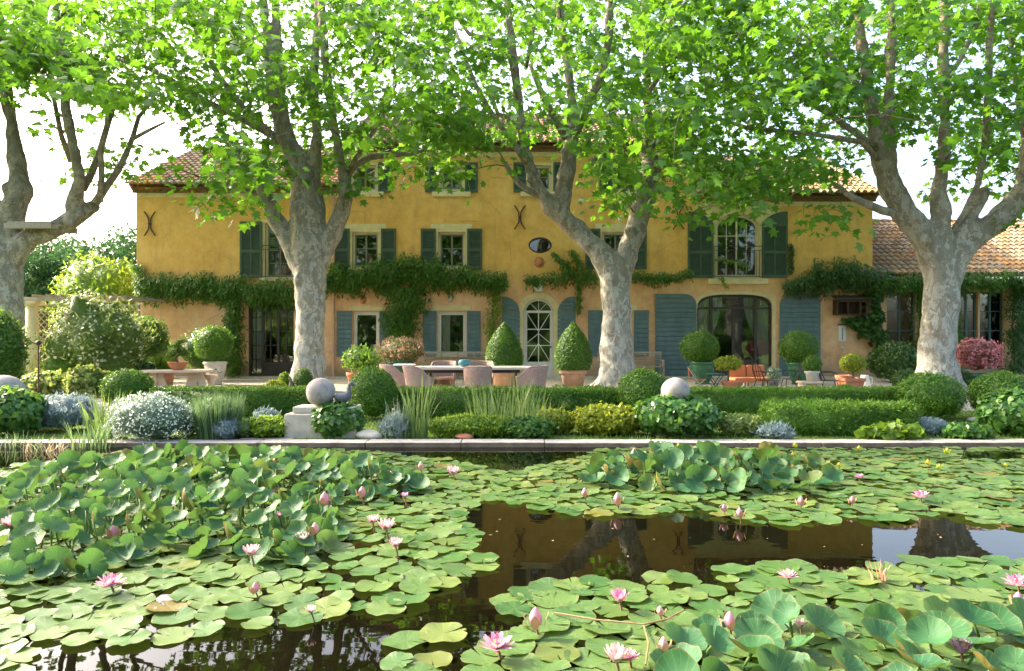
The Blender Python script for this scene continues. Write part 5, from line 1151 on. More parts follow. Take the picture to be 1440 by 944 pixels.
for px, d in ((709, 'left'), (806, 'right')):
    pot('terracotta_pot', f'big pale terracotta pot {d} of the front door under a box cone', 'pot', px, 19.05, .37, .5, POT, M['terrapale'], gC)
    c = P(px, 519, 19.05); n = 9000; u = rng.random(n); hh = 1.33; t_ = u; rad_ = .53*np.where(t_ < .22, .86+.14*np.sin(t_/.22*PI/2), np.cos((t_-.22)/.78*PI/2)**.82); keep = rng.random(n) < (rad_/.53+.12); t_, rad_ = t_[keep], rad_[keep]; an = rng.uniform(0, 2*PI, len(t_)); k = len(t_)
    nn = np.stack([np.cos(an), np.sin(an), .35+.6*(t_ > .8)], 1); rad_ = rad_*(1-.06*rng.random(k))
    p = np.stack([c.x+rad_*np.cos(an), c.y+rad_*np.sin(an), c.z-.03+t_*hh], 1)
    o = leaves('topiary_cone', p, nn+rv(k, .5), nn*.4+np.array([0, 0, .5])+rv(k, .5), rng.uniform(.03, .06, k), T_OVAL, M['topi'], None, (c.x, c.y, c.z))
    tag(o, f'clipped box cone in the pot {d} of the front door', 'topiary', 'box cones flanking the front door')
    m = MB(); m.lathe([(.53*.9*(.86 if z < .1 else 1)*max(.02, math.cos(max(0, z-.22)/.78*PI/2)**.85), z*hh-.02) for z in (0, .1, .22, .4, .6, .8, .92, .98)], c, 20); m.build('inner_growth', M['box'], o, smooth=True)
pot('garlanded_urn', 'white garlanded urn holding a round box ball by the left french door', 'urn', 303, 20.3, .32, .68, URN, M['whiteglaze'], garland=True); topball('round box ball growing from the white garlanded urn', 301, 484, 20.3, .55, .55)
t = thing('stone_planter', 'square mossy stone planter under the dark rounded shrub at left', 'planter', G(192, 18.6)); q = G(192, 18.6)
m = MB(); m.box(q.x-.36, q.x+.36, q.y-.36, q.y+.36, GZ, GZ+.62); m.build('box', M['stone'], t, bevel=.03); m = MB(); m.box(q.x-.41, q.x+.41, q.y-.41, q.y+.41, GZ+.622, GZ+.70); m.build('rim', M['stone'], t, bevel=.02)
topball('rounded dark shrub growing from the square stone planter', 196, 477, 18.6, .70, .62, 4200, 'box', .08, 'rounded_shrub', amp=.12, cat='shrub')
pot('terracotta_pot', 'terracotta fern pot standing behind the stone table', 'pot', 232, 18.0, .24, .52, POT, M['terra'])
clump('fern', 'arching fern in the terracotta pot behind the stone table', 'fern', 228, 18.0, 130, .1, .6, .05, .45, M['lime'], z=GZ+.48)
pot('terracotta_pot', 'terracotta pot of mixed leafy plants right of the second plane tree', 'pot', 501, 19.0, .26, .42, POT, M['terra'])
pbush('potted_foliage', 'leafy yellow and dark plants spilling from the pot by the second plane tree', 'plant', 484, 532, 490, 524, 19.0, 700, .16, T_LONG, M['wist'], amp=.4, up=.9, core=.5)
clump('potted_fern', 'spiky dark fern leaves in the pot right of the second plane tree', 'plant', 515, 19.1, 120, .15, .62, .04, .4, M['dark'], z=GZ+.35)
pot('green_urn', 'bright green glazed urn under the pink leaved shrub between the two windows', 'urn', 562, 20.6, .44, .80, URN, M['greenglaze'])
pbush('photinia', 'pink and copper leaved shrub in the bright green urn', 'shrub', 529, 597, 474, 514, 20.6, 2600, .085, T_LONG, M['pinkleaf'], amp=.18, freq=2.6, up=.9, deep=.2)
pot('green_urn', 'chipped green glazed urn left of the big arched window', 'urn', 988, 20.6, .38, .68, URN, M['greenglaze']); topball('big round box ball in the chipped urn left of the arched window', 984, 490, 20.6, .57, .5)
pot('green_urn', 'dark green glazed urn right of the big arched window', 'urn', 1123, 20.4, .35, .66, URN, M['greenglaze']); topball('big round box ball in the dark urn right of the arched window', 1123, 490, 20.4, .56, .53)
pot('teal_urn', 'teal glazed urn holding a crimson shrub near the annex', 'urn', 1371, 16.6, .30, .50, URN, M['tealglaze'])
pbush('crimson_shrub', 'crimson leaved shrub in the teal urn by the annex', 'shrub', 1346, 1403, 477, 522, 16.7, 2300, .085, T_OVAL, M['redleaf'], amp=.36, freq=2.8, up=.6, deep=.3)
pot('terracotta_pot', 'small terracotta pot at the far right behind the box ball', 'pot', 1432, 15.5, .26, .52, POT, M['terra'])
t, q = pot('terracotta_dish', 'wide footed terracotta dish holding a little bonsai tree', 'pot', 1029, 16.4, .24, .34, BOWL, M['terra'])
topball('little bonsai tree with a flat olive crown in the footed dish', 1024, 512, 16.4, .29, .17, 900, 'yellow', .07, 'bonsai_tree', stem=GZ+.32, amp=.2, cat='bonsai')
q = G(1197, 16.2); t = thing('square_pot', 'square terracotta pot with a golden ball tree by the right hedge', 'pot', q)
m = MB(); m.lathe([(.22, 0), (.30, .34), (.335, .345), (.34, .42), (.29, .42), (.28, .38)], q, 4); m.build('vessel', M['terra'], t, bevel=.006); m = MB(); m.lathe([(.28, .37), (.01, .38)], q, 4); m.build('soil', M['soil'], t)
topball('golden ball tree on a thin pale stem in the square pot', 1199, 512, 16.2, .27, .225, 1500, 'yellow', .055, 'ball_tree', stem=GZ+.38, amp=.08)
pot('terracotta_pot', 'plain terracotta pot tucked behind the square pot', 'pot', 1186, 17.6, .19, .42, POT, M['terra'])
q = G(1216, 18.3); t = thing('watering_jug', 'white enamel jug on the terrace behind the golden ball tree', 'jug', q)
m = MB(); m.lathe([(.13, 0), (.15, .12), (.12, .26), (.09, .34), (.10, .38), (.08, .38)], q, 16); m.build('body', M['white'], t, smooth=True); m = MB(); m.tube([q+Vector((.09, 0, .34)), q+Vector((.2, 0, .3)), q+Vector((.2, 0, .15)), q+Vector((.14, 0, .1))], .014, 6); m.build('handle', M['white'], t, smooth=True)
# low table with a pot
q = G(1138, 16.0); t = thing('low_stone_table', 'low pale table carrying a whitewashed pot before the dark urn', 'table', q)
m = MB(); m.cbox(q+Vector((0, 0, .33)), (.5, .34, .05)); m.build('tabletop', M['pinkstone'], t, bevel=.01)
for s in (-.17, .17): m = MB(); m.cbox(q+Vector((s, 0, .152)), (.08, .26, .304)); m.build('leg', M['pinkstone'], t)
pot('whitewashed_pot', 'whitewashed terracotta pot standing on the low pale table', 'pot', 1142, 16.0, .16, .24, POT, M['whiteglaze'], z=GZ+.356); topball('small green ball plant in the whitewashed pot', 1142, 513, 16.0, .2, .19, 900, 'box', .05, 'ball_plant', stem=GZ+.56, amp=.1)
pot('grey_pot', 'small grey pot of silvery leaves among the iron chairs', 'pot', 1088, 17.4, .13, .3, POT, M['lead'])
pbush('silvery_plant', 'silvery leaved plant in the small grey pot', 'plant', 1079, 1097, 517, 538, 17.4, 300, .07, T_OVAL, M['silver'], amp=.2, core=.6)

# ------------------------------------------------------------------ stone table, stool, bonsai bowl
q = Vector((hx(249, 16.2), 16.2, GZ)); t = thing('stone_table', 'long pinkish stone table on splayed trestles at the left of the terrace', 'table', q)
R_ = Matrix.Translation(q) @ Matrix.Rotation(math.radians(14), 4, 'Z')
m = MB(); ol = [(.78*math.copysign(abs(math.cos(a))**.45, math.cos(a)), .38*math.copysign(abs(math.sin(a))**.45, math.sin(a))) for a in np.linspace(0, 2*PI, 40, endpoint=False)]
m.add([R_ @ Vector((x, y, z)) for z in (.555, .61) for x, y in ol], [tuple(range(39, -1, -1)), tuple(range(40, 80))]+[(i, (i+1) % 40, 40+(i+1) % 40, 40+i) for i in range(40)]); m.build('tabletop', M['pinkstone'], t, bevel=.01)
for s in (-.45, .42):
    m = MB()
    for dx in (-.20, .20): m.bar(R_ @ Vector((s+dx*1.1, 0, 0)), R_ @ Vector((s+dx*.25, 0, .553)), .085, .16)
    m.bar(R_ @ Vector((s-.16, 0, .2)), R_ @ Vector((s+.16, 0, .2)), .07, .12); m.bar(R_ @ Vector((s, 0, .0)), R_ @ Vector((s, 0, .552)), .08, .15); m.build('leg', M['pinkstone'], t)
q = Vector((hx(250, 16.15), 16.15, GZ+.612)); t = thing('bonsai_bowl', 'pink terracotta bowl with a bonsai standing on the stone table', 'pot', q)
m = MB(); m.lathe([(a*.22, b*.19) for a, b in BOWL], q, 28); m.build('vessel', M['terra'], t, smooth=True); m = MB(); m.lathe([(.195, .16), (.01, .175)], q, 20); m.build('soil', M['soil'], t)
c = P(250, 492, 16.15); o = bush('bonsai_pine', 'layered dark bonsai pine in the pink bowl on the stone table', 'bonsai', c+Vector((0, 0, -.03)), (.2, .17, .09), 700, .06, T_LONG, M['box'], amp=.2, core=.6)
for dx, dz, r_ in ((-.15, -.13, .13), (.14, -.10, .14), (-.03, .10, .12), (.08, .2, .1)): bush('foliage_pad', None, None, c+Vector((dx, random.uniform(-.06, .06), dz)), (r_, r_, r_*.55), 350, .05, T_LONG, M['box'], amp=.2, core=.6, parent=o)
m = MB(); m.tube([q+Vector((0, 0, .16)), q+Vector((-.05, 0, .28)), q+Vector((.04, 0, .38)), q+Vector((0, 0, .5)), q+Vector((.05, 0, .68))], [.035, .03, .025, .02, .01], 8); m.build('trunk', M['twig'], o, smooth=True)
q = G(297, 16.6); t = thing('stone_stool', 'small stone stool at the right end of the stone table', 'stool', q)
m = MB(); m.lathe([(.15, .40), (.16, .42), (.16, .46), (.14, .47)], q, 20); m.build('seat', M['pinkstone'], t)
m = MB(); m.lathe([(.13, 0), (.11, .06), (.07, .18), (.07, .28), (.11, .38), (.12, .398)], q, 16); m.build('base', M['pinkstone'], t, smooth=True)

# ------------------------------------------------------------------ dining set
q = Vector((hx(664, 16.5), 16.5, GZ)); t = thing('dining_table', 'long pale terrace table surrounded by wicker chairs', 'table', q)
m = MB(); m.cbox(q+Vector((0, 0, .645)), (2.85, 1.0, .06)); m.build('tabletop', M['tabletop'], t, bevel=.012)
m = MB()
for y in (-.38, .38): m.cbox(q+Vector((0, y, .575)), (2.3, .05, .07))
m.build('apron', M['darkframe'], t)
for sx in (-1.05, 1.05):
    for sy in (-.38, .38): m = MB(); m.cbox(q+Vector((sx, sy, .27)), (.06, .06, .536)); m.build('leg', M['darkframe'], t)
def wicker_chair(lab):
    t = thing('wicker_chair', lab, 'chair', (0, 0, 0), 'wicker tub chairs round the terrace table')
    n = 26; rows = 9; vs = []; fs = []
    for side in (0, 1):
        for j in range(rows+1):
            v = j/rows
            for i in range(n+1):
                u = -1+2*i/n; a = u*2.25; k = max(0, 1-abs(u)**1.9)
                top = .47+.25*(.5-.5*math.cos(PI*min(1, k*1.25))); z = .10+(top-.10)*v
                rx = .27+.05*v; ry = .26+.05*v+.07*v*k; r_ = 1 if side == 0 else .90
                y = -math.cos(a)*ry*r_
                if abs(a) > 1.9: y = -math.cos(1.9)*ry*r_+(abs(a)-1.9)*.5
                x = math.sin(a if abs(a) < 1.57 else math.copysign(1.57+(abs(a)-1.57)*.25, a))*rx*r_
                vs.append((x, y, z-(.012 if side else 0)*0))
    b = (rows+1)*(n+1)
    for j in range(rows):
        for i in range(n):
            q_ = j*(n+1)+i; fs += [(q_, q_+1, q_+n+2, q_+n+1), (b+q_+1, b+q_, b+q_+n+1, b+q_+n+2)]
    for i in range(n): q_ = rows*(n+1)+i; fs += [(q_, q_+1, b+q_+1, b+q_), (i+1, i, b+i, b+i+1)]
    for j in range(rows): q_ = j*(n+1); fs += [(q_, q_+n+1, b+q_+n+1, b+q_), (q_+n, b+q_+n, b+q_+2*n+1, q_+2*n+1)]
    link_mesh('backrest', vs, fs, M['wicker'], t, smooth=True)
    m = MB(); pts = []
    for i in range(n+1): pts.append(Vector(vs[rows*(n+1)+i])*.5+Vector(vs[b+rows*(n+1)+i])*.5)
    m.tube(pts, .024, 7); m.build('rolled_rim', M['wicker'], t, smooth=True)
    m = MB(); m.add([(.25*math.cos(a)*1.0, .03+.27*math.sin(a), z) for z in (.30, .36) for a in np.linspace(0, 2*PI, 24, endpoint=False)], [tuple(range(23, -1, -1)), tuple(range(24, 48))]+[(i, (i+1) % 24, 24+(i+1) % 24, 24+i) for i in range(24)]); m.build('seat', M['wicker'], t)
    for sx in (-.22, .22):
        for sy in (-.2, .24): m = MB(); m.tube([(sx, sy, .30), (sx*1.04, sy*1.06, 0)], .022, 7); m.build('leg', M['wicker'], t)
    return t
w0 = wicker_chair('wicker chair with its back to the camera before the middle of the table'); place(w0, G(672, 15.25), math.radians(4), 1.0)
def chair(px, Y, deg, lab, s=1.0): dup(w0, G(px, Y), math.radians(deg), lab, None, s)
chair(590, 15.2, -72, 'wicker chair seen from the side at the left front end of the table')
chair(556, 16.2, -80, 'wicker chair at the left end of the table, furthest left')
chair(624, 17.7, 176, 'wicker chair behind the table, left of the teal vase', 1.04)
chair(677, 17.7, 184, 'wicker chair behind the table, right of the teal vase', 1.04)
chair(749, 15.6, 62, 'wicker chair at the right end of the table before the front door')
c = P(653, 519, 16.5); c.z = GZ+.677; m = MB(); m.lathe([(.05, 0), (.12, .02), (.155, .08), (.145, .14), (.09, .175), (.03, .18)], c, 20); tag(m.build('teal_vase', M['tealglaze'] if False else m_plain('turquoise_glaze', (.05, .22, .26), .35, .25, 5, .05, .5), loc=c, smooth=True), 'squat turquoise vase standing on the terrace table', 'vase')
q = G(569, 19.4); t = thing('side_table', 'small round white side table in front of the bright green urn', 'table', q)
m = MB(); m.lathe([(.31, .60), (.32, .61), (.32, .635), (.3, .64)], q, 28); m.build('tabletop', M['white'], t); m = MB(); m.tube([q+Vector((0, 0, .05)), q+Vector((0, 0, .598))], .022, 8); m.build('post', M['iron'], t)
for k in range(3): a = k*2.1+.4; m = MB(); m.tube([q+Vector((0, 0, .12)), q+Vector((.14*math.cos(a), .14*math.sin(a), .06)), q+Vector((.24*math.cos(a), .24*math.sin(a), .005))], .014, 6); m.build('foot', M['iron'], t)
# benches
def bench(px, Y, L, lab):
    q = G(px, Y); t = thing('wooden_bench', lab, 'bench', q, 'weathered benches against the house')
    for k in range(4): m = MB(); m.cbox(q+Vector((0, -.2+.12*k, .43)), (L, .1, .03)); m.build('seat_slat', M['wood'], t)
    for k in range(5): m = MB(); m.cbox(q+Vector((0, .24, .52+.075*k)), (L, .025, .03)); m.build('back_slat', M['wood'], t)
    m = MB(); m.cbox(q+Vector((0, .24, .90)), (L, .04, .07)); m.build('top_rail', M['wood'], t)
    for s in (-1, -.5, 0, .5, 1): m = MB(); m.cbox(q+Vector((s*(L/2-.03), .27, .45)), (.06, .05, .9 if abs(s) == 1 else .88)); m.build('post', M['wood'], t)
    for s in (-1, 1):
        m = MB(); m.cbox(q+Vector((s*(L/2-.03), -.22, .31)), (.06, .06, .62)); m.build('leg', M['wood'], t); m = MB(); m.cbox(q+Vector((s*(L/2-.03), .01, .64)), (.07, .5, .04)); m.build('armrest', M['wood'], t)
bench(643, 23.2, 2.3, 'long weathered wooden bench under the white window behind the wicker chairs'); bench(887, 23.2, 2.2, 'weathered wooden bench against the wall behind the third plane tree')
# lounge chairs, bistro set, iron chairs
def lounge(px, Y, deg, lab):
    t = thing('lounge_chair', lab, 'chair', (0, 0, 0), 'rust orange lounge chairs')
    m = MB(); m.cbox((0, 0, .30), (.46, .46, .12)); m.build('seat', M['orangecloth'], t, bevel=.03)
    m = MB(); m.cbox((0, .22, .46), (.46, .1, .42), Matrix.Rotation(-.12, 4, 'X')); m.build('backrest', M['orangecloth'], t, bevel=.03)
    for sx in (-.2, .2):
        for sy in (-.2, .2): m = MB(); m.cbox((sx, sy, .12), (.04, .04, .24)); m.build('leg', M['wood'], t)
    place(t, G(px, Y), math.radians(deg)); return t
l0 = lounge(1041, 17.6, 4, 'rust orange lounge chair nearest to the bonsai dish'); dup(l0, G(1066, 17.6), math.radians(-3), 'rust orange lounge chair next to the iron chairs')
t = thing('folding_chair', 'orange slatted folding chair at the left of the bistro table', 'chair', (0, 0, 0))
m = MB()
for k in range(5): m.cbox((0, -.16+.08*k, .36), (.38, .06, .015))
m.build('seat', M['orangecloth'], t)
m = MB(); m.cbox((0, .2, .55), (.38, .02, .22)); m.build('backrest', M['orangecloth'], t)
for s in (-.19, .19):
    m = MB(); m.bar((s, -.22, 0), (s, .22, .68), .022); m.build('frame', M['wood'], t); m = MB(); m.bar((s*.9, .2, 0), (s*.9, -.18, .38), .022); m.build('leg', M['wood'], t)
place(t, G(981, 16.5), math.radians(70))
q = G(1006, 16.4); t = thing('bistro_table', 'small green metal bistro table with crossed legs by the bonsai dish', 'table', q)
m = MB(); m.lathe([(.215, .49), (.22, .5), (.22, .515), (.21, .52)], q, 24); m.build('tabletop', M['tealmetal'], t)
for s in (-1, 1):
    for y in (-.12, .12): m = MB(); m.bar(q+Vector((s*.18, y+.01*s, 0)), q+Vector((-s*.16, y+.01*s, .488)), .016); m.build('leg', M['iron'], t)
def iron_chair(px, Y, deg, lab, first=None):
    if first: return dup(first, G(px, Y), math.radians(deg), lab)
    t = thing('iron_chair', lab, 'chair', (0, 0, 0), 'black wrought iron chairs')
    m = MB(); m.add([(.2*math.cos(a), .2*math.sin(a), z) for z in (.36, .375) for a in np.linspace(0, 2*PI, 20, endpoint=False)], [tuple(range(19, -1, -1)), tuple(range(20, 40))]+[(i, (i+1) % 20, 20+(i+1) % 20, 20+i) for i in range(20)]); m.build('seat', M['iron'], t)
    m = MB()
    m.tube([(-.19, .12, .37), (-.2, .2, .55), (-.17, .24, .68), (-.08, .26, .74), (0, .26, .755), (.08, .26, .74), (.17, .24, .68), (.2, .2, .55), (.19, .12, .37)], .012, 6); m.build('back_frame', M['iron'], t, smooth=True)
    for x in (-.1, 0, .1): m = MB(); m.tube([(x, .17, .375), (x*1.1, .225, .55), (x, .255, .74)], .008, 5); m.build('back_bar', M['iron'], t)
    for s in (-1, 1):
        m = MB(); m.tube([(s*.2, .2, .56), (s*.24, .05, .57), (s*.23, -.1, .56), (s*.20, -.14, .53), (s*.19, -.11, .5)], .011, 6); m.build('armrest', M['iron'], t, smooth=True)
        for y in (-.14, .15): m = MB(); m.tube([(s*.15, y, .36), (s*.19, y*1.25, .18), (s*.2, y*1.45, 0)], .012, 6); m.build('leg', M['iron'], t)
    place(t, G(px, Y), math.radians(deg)); return t
i0 = iron_chair(1076, 16.2, 100, 'black iron chair nearest to the orange lounge chairs'); iron_chair(1112, 16.8, -95, 'black iron chair left of the low pale table', i0); iron_chair(1166, 16.1, 75, 'black iron chair between the low pale table and the square pot', i0)

# ------------------------------------------------------------------ column, pergola, trellis, garden light
q = G(45, 21); t = thing('stone_column', 'pale round stone column carrying the pergola beam at the left', 'column', q); zt = P(0, 424, 21).z
m = MB(); m.lathe([(.19, .1), (.185, 1.0), (.16, zt-GZ-.16)], q, 24); m.build('shaft', M['palestone'], t, smooth=True)
m = MB(); m.lathe([(.16, zt-GZ-.158), (.2, zt-GZ-.12), (.23, zt-GZ-.08)], q, 24); m.cbox(q+Vector((0, 0, zt-GZ-.04)), (.48, .48, .078)); m.build('capital', M['palestone'], t)
m = MB(); m.cbox(q+Vector((0, 0, .048)), (.5, .5, .096)); m.build('base', M['palestone'], t)
t = thing('pergola', 'dark timber pergola beam running from the column to the house corner', 'pergola', (hx(120, 21), 21, zt))
m = MB(); m.box(hx(30, 21), -13.1, 20.92, 21.08, zt+.003, zt+.13); m.build('beam', M['wood'], t)
for k in range(7): x = hx(45, 21)+.2+k*.42; m = MB(); m.box(x, x+.05, 20.7, 23.9, zt+.132, zt+.2); m.build('rafter', M['wood'], t)
t = thing('trellis', 'dark wooden lattice trellis between the column and the house', 'trellis', (hx(120, 21.4), 21.4, GZ)); X0, X1, Z1 = hx(52, 21.4), hx(195, 21.4), zt-.1
m = MB()
for s in (-1, 1):
    k = X0-Z1
    while k < X1:
        a, b = max(X0, k), min(X1, k+Z1-GZ)
        if b > a+.05:
            za, zb = GZ+(a-k), GZ+(b-k)
            if s < 0: za, zb = Z1+GZ-za, Z1+GZ-zb
            m.bar((a, 21.4+.012*s, za), (b, 21.4+.012*s, zb), .028, .016)
        k += .2
m.build('lattice', M['wood'], t)
m = MB(); m.ring(ol_rect(X0-.03, X1+.03, GZ, Z1+.03), ol_rect(X0+.02, X1-.02, GZ+.05, Z1-.02), 21.36, 21.44); m.build('frame', M['wood'], t)
q = G(54, 13.5); t = thing('garden_light', 'thin rusty garden spike light with a small ball head at the left', 'garden light', q); z1 = P(0, 484, 13.5).z
m = MB(); m.tube([q, Vector((q.x, q.y, z1))], .014, 7); m.build('post', M['rustiron'], t); m = MB(); m.ball((q.x, q.y, z1+.02), .05, 12, 8); m.build('head', M['iron'], t, smooth=True)
m = MB(); m.tube([(q.x, q.y, z1-.02), (q.x-.12, q.y, z1+.03), (q.x-.2, q.y, z1+.09)], .01, 6); m.build('arm', M['rustiron'], t)
for px, Y, s, lb in ((105, 12.6, .16, 'flat pale boulder in the left border'), (132, 12.9, .12, 'smaller pale boulder beside the left box ball'), (1372, 11.0, .1, 'pale stone at the foot of the right ivy mound'), (520, 9.15, .14, 'flat slab of stone on the grass by the ivy pedestal'), (652, 9.1, .09, 'reddish stone at the pond edge among the grasses')):
    q = G(px, Y); m = MB(); m.ball(q+Vector((0, 0, s*.2)), (s*1.4, s, s*.55), 14, 9); o = m.build('boulder', M['terra' if 'reddish' in lb else 'stone'], loc=q, smooth=True); roughen(o, .03, 6, .01, 20); tag(o, lb, 'stone')
# ------------------------------------------------------------------ water lilies
def inpoly(x, y, poly):
    c = False; n = len(poly)
    for i in range(n):
        x1, y1 = poly[i]; x2, y2 = poly[(i+1) % n]
        if (y1 > y) != (y2 > y) and x < (x2-x1)*(y-y1)/(y2-y1)+x1: c = not c
    return c
PA = [(-60, 662), (60, 650), (130, 641), (200, 630), (330, 626), (480, 632), (560, 640), (660, 651), (720, 664), (760, 655), (800, 645), (835, 631), (1000, 632), (1300, 630), (1500, 631), (1500, 752), (1440, 751), (1397, 745), (1324, 729), (1273, 737), (1193, 738), (1130, 744), (1069, 742), (967, 727), (943, 728), (870, 731), (801, 727), (690, 708), (672, 720), (677, 746), (691, 764), (708, 783), (706, 804), (679, 817), (662, 833), (630, 842), (590, 856), (545, 870), (491, 872), (452, 890), (372, 899), (310, 905), (240, 912), (160, 925), (90, 920), (30, 922), (-60, 935)]
PC = [(655, 848), (695, 836), (735, 829), (793, 818), (830, 812), (892, 818), (925, 807), (982, 811), (1018, 798), (1047, 793), (1150, 791), (1190, 807), (1230, 800), (1262, 790), (1332, 778), (1394, 786), (1500, 790), (1500, 1010), (600, 1010), (640, 925), (650, 900), (720, 890), (700, 865)]
PD = [(505, 908), (560, 890), (600, 872), (655, 868), (690, 885), (650, 920), (640, 1000), (540, 1000), (520, 940)]
PE = [(-90, 900), (20, 880), (70, 900), (60, 950), (20, 1000), (-90, 1000)]
HOLES = [[(1335, 637), (1440, 634), (1440, 648), (1350, 650)], [(1110, 700), (1160, 700), (1150, 706), (1105, 706)], [(870, 690), (900, 684), (905, 694), (875, 698)]]
UPA = [(-60, 700), (30, 682), (130, 668), (215, 656), (340, 650), (440, 654), (540, 668), (600, 690), (560, 706), (480, 712), (475, 770), (430, 800), (350, 792), (240, 784), (160, 802), (60, 832), (-60, 842)]
UPB = [(812, 682), (835, 662), (900, 652), (1020, 652), (1110, 658), (1165, 668), (1180, 684), (1120, 694), (1000, 698), (890, 694)]
UPC = [(960, 905), (1080, 880), (1220, 890), (1340, 885), (1480, 890), (1500, 1010), (930, 1010)]
NV = 16; PADV = []
def pad_mesh(kind, seed, seg=44, rings=(0, .3, .6, .85, 1.0)):
    r0 = np.random.default_rng(seed); notch = r0.uniform(.03, .10); vs = []; fs = []; pc = []
    cup, wv, ph, kf = ((r0.uniform(-.01, .05), r0.uniform(.012, .045), r0.uniform(0, 6), r0.integers(3, 7)) if kind == 0 else (r0.uniform(.14, .42), r0.uniform(.02, .07), r0.uniform(0, 6), r0.integers(2, 5)))
    fold = r0.uniform(0, .05) if kind == 0 else r0.uniform(.02, .32); asp = r0.uniform(.9, 1.0); lift = r0.uniform(0, .10) if kind == 0 else 0; la = r0.uniform(0, 6.28)
    bites = [(r0.uniform(.5, 5.8), r0.uniform(.06, .16), r0.uniform(.05, .22)) for _ in range(r0.integers(0, 4))]
    for r in rings:
        for k in range(seg+1):
            a = notch*r**.4+(2*PI-2*notch*r**.4)*k/seg; rr = r*(1+.025*math.sin(3*a+ph)+.012*math.sin(9*a+ph)-sum(dp*math.exp(-((a-ba)/bw)**2) for ba, bw, dp in bites)*(r > .84)) if r > 0 else 0
            x, y = rr*math.sin(a), rr*math.cos(a)*asp
            z = cup*r*r+wv*math.sin(kf*a+ph)*r*r+fold*abs(x)*r+(.03*max(0, r-.82)/.18*math.sin(5*a+ph*2) if kind == 0 else .05*max(0, r-.8)/.2*math.sin(6*a+ph))
            z += lift*max(0, math.cos(a-la))**3*max(0, r-.45)*1.6
            vs.append((x, y, z)); pc.append((a, r, 0))
    n = seg+1
    for j in range(len(rings)-1):
        for k in range(seg): fs.append((j*n+k, j*n+k+1, (j+1)*n+k+1, (j+1)*n+k) if j else (k, n+k+1, n+k))
    return np.array(vs), fs, np.array(pc)
def mesh_from(name, v, fs, pc, mat, rnd=None):
    me = bpy.data.meshes.new(name); me.from_pydata([tuple(q) for q in v], [], fs); me.update()
    a = me.attributes.new('padco', 'FLOAT_VECTOR', 'POINT'); a.data.foreach_set('vector', pc.astype(np.float32).ravel())
    me.polygons.foreach_set('use_smooth', [True]*len(me.polygons)); me.materials.append(mat)
    if rnd is not None: b = me.attributes.new('rnd', 'FLOAT', 'FACE'); b.data.foreach_set('value', np.asarray(rnd, np.float32))
    return me
for kind in (0, 1):
    for i in range(NV):
        v, fs, pc = pad_mesh(kind, 100*kind+i); PADV.append((v, fs, pc, mesh_from('lily_pad', v, fs, pc, M['padup' if kind else 'pad'])))
pads = []
def dart(poly, n, dmin, kind, rlo, rhi, name, tries=60000):
    """fills a raft with pads that overlap a little, like tiles"""
    wp = [W(x, max(y, 500)) for x, y in poly]; xs = [q.x for q in wp]; ys = [q.y for q in wp]; got = []; cell = {}
    for _ in range(tries):
        if len(got) >= n: break
        x, y = random.uniform(min(xs), max(xs)), random.uniform(max(1.6, min(ys)), max(ys))
        px = 720+x*F/y; py = HZ+CAMZ*F/y
        if not inpoly(px, py, poly) or any(inpoly(px, py, h) for h in HOLES): continue
        rp = rhi*.8*F/y; rq = rhi*.8*F*CAMZ/y/y
        if kind == 0 and not (inpoly(px-rp, py, poly) and inpoly(px+rp, py, poly) and inpoly(px, py+rq, poly) and inpoly(px, py-rq*.8, poly)): continue
        if kind == 0 and any(inpoly(px, py, h) for h in (UPA, UPB, UPC)) and random.random() < .55: continue
        if abs(px-720) > 790 or py > 1000: continue
        ci, cj = int(x/.4), int(y/.4)
        if any((x-a)**2+(y-b)**2 < dmin**2 for di in (-1, 0, 1) for dj in (-1, 0, 1) for a, b in cell.get((ci+di, cj+dj), [])): continue
        got.append((x, y)); cell.setdefault((ci, cj), []).append((x, y))
        pads.append((x, y, kind, random.uniform(rlo, rhi)*(1 if random.random() > .15 else .72)*(.82 if kind and name == 'heap_left' and y < 6 else 1), name))
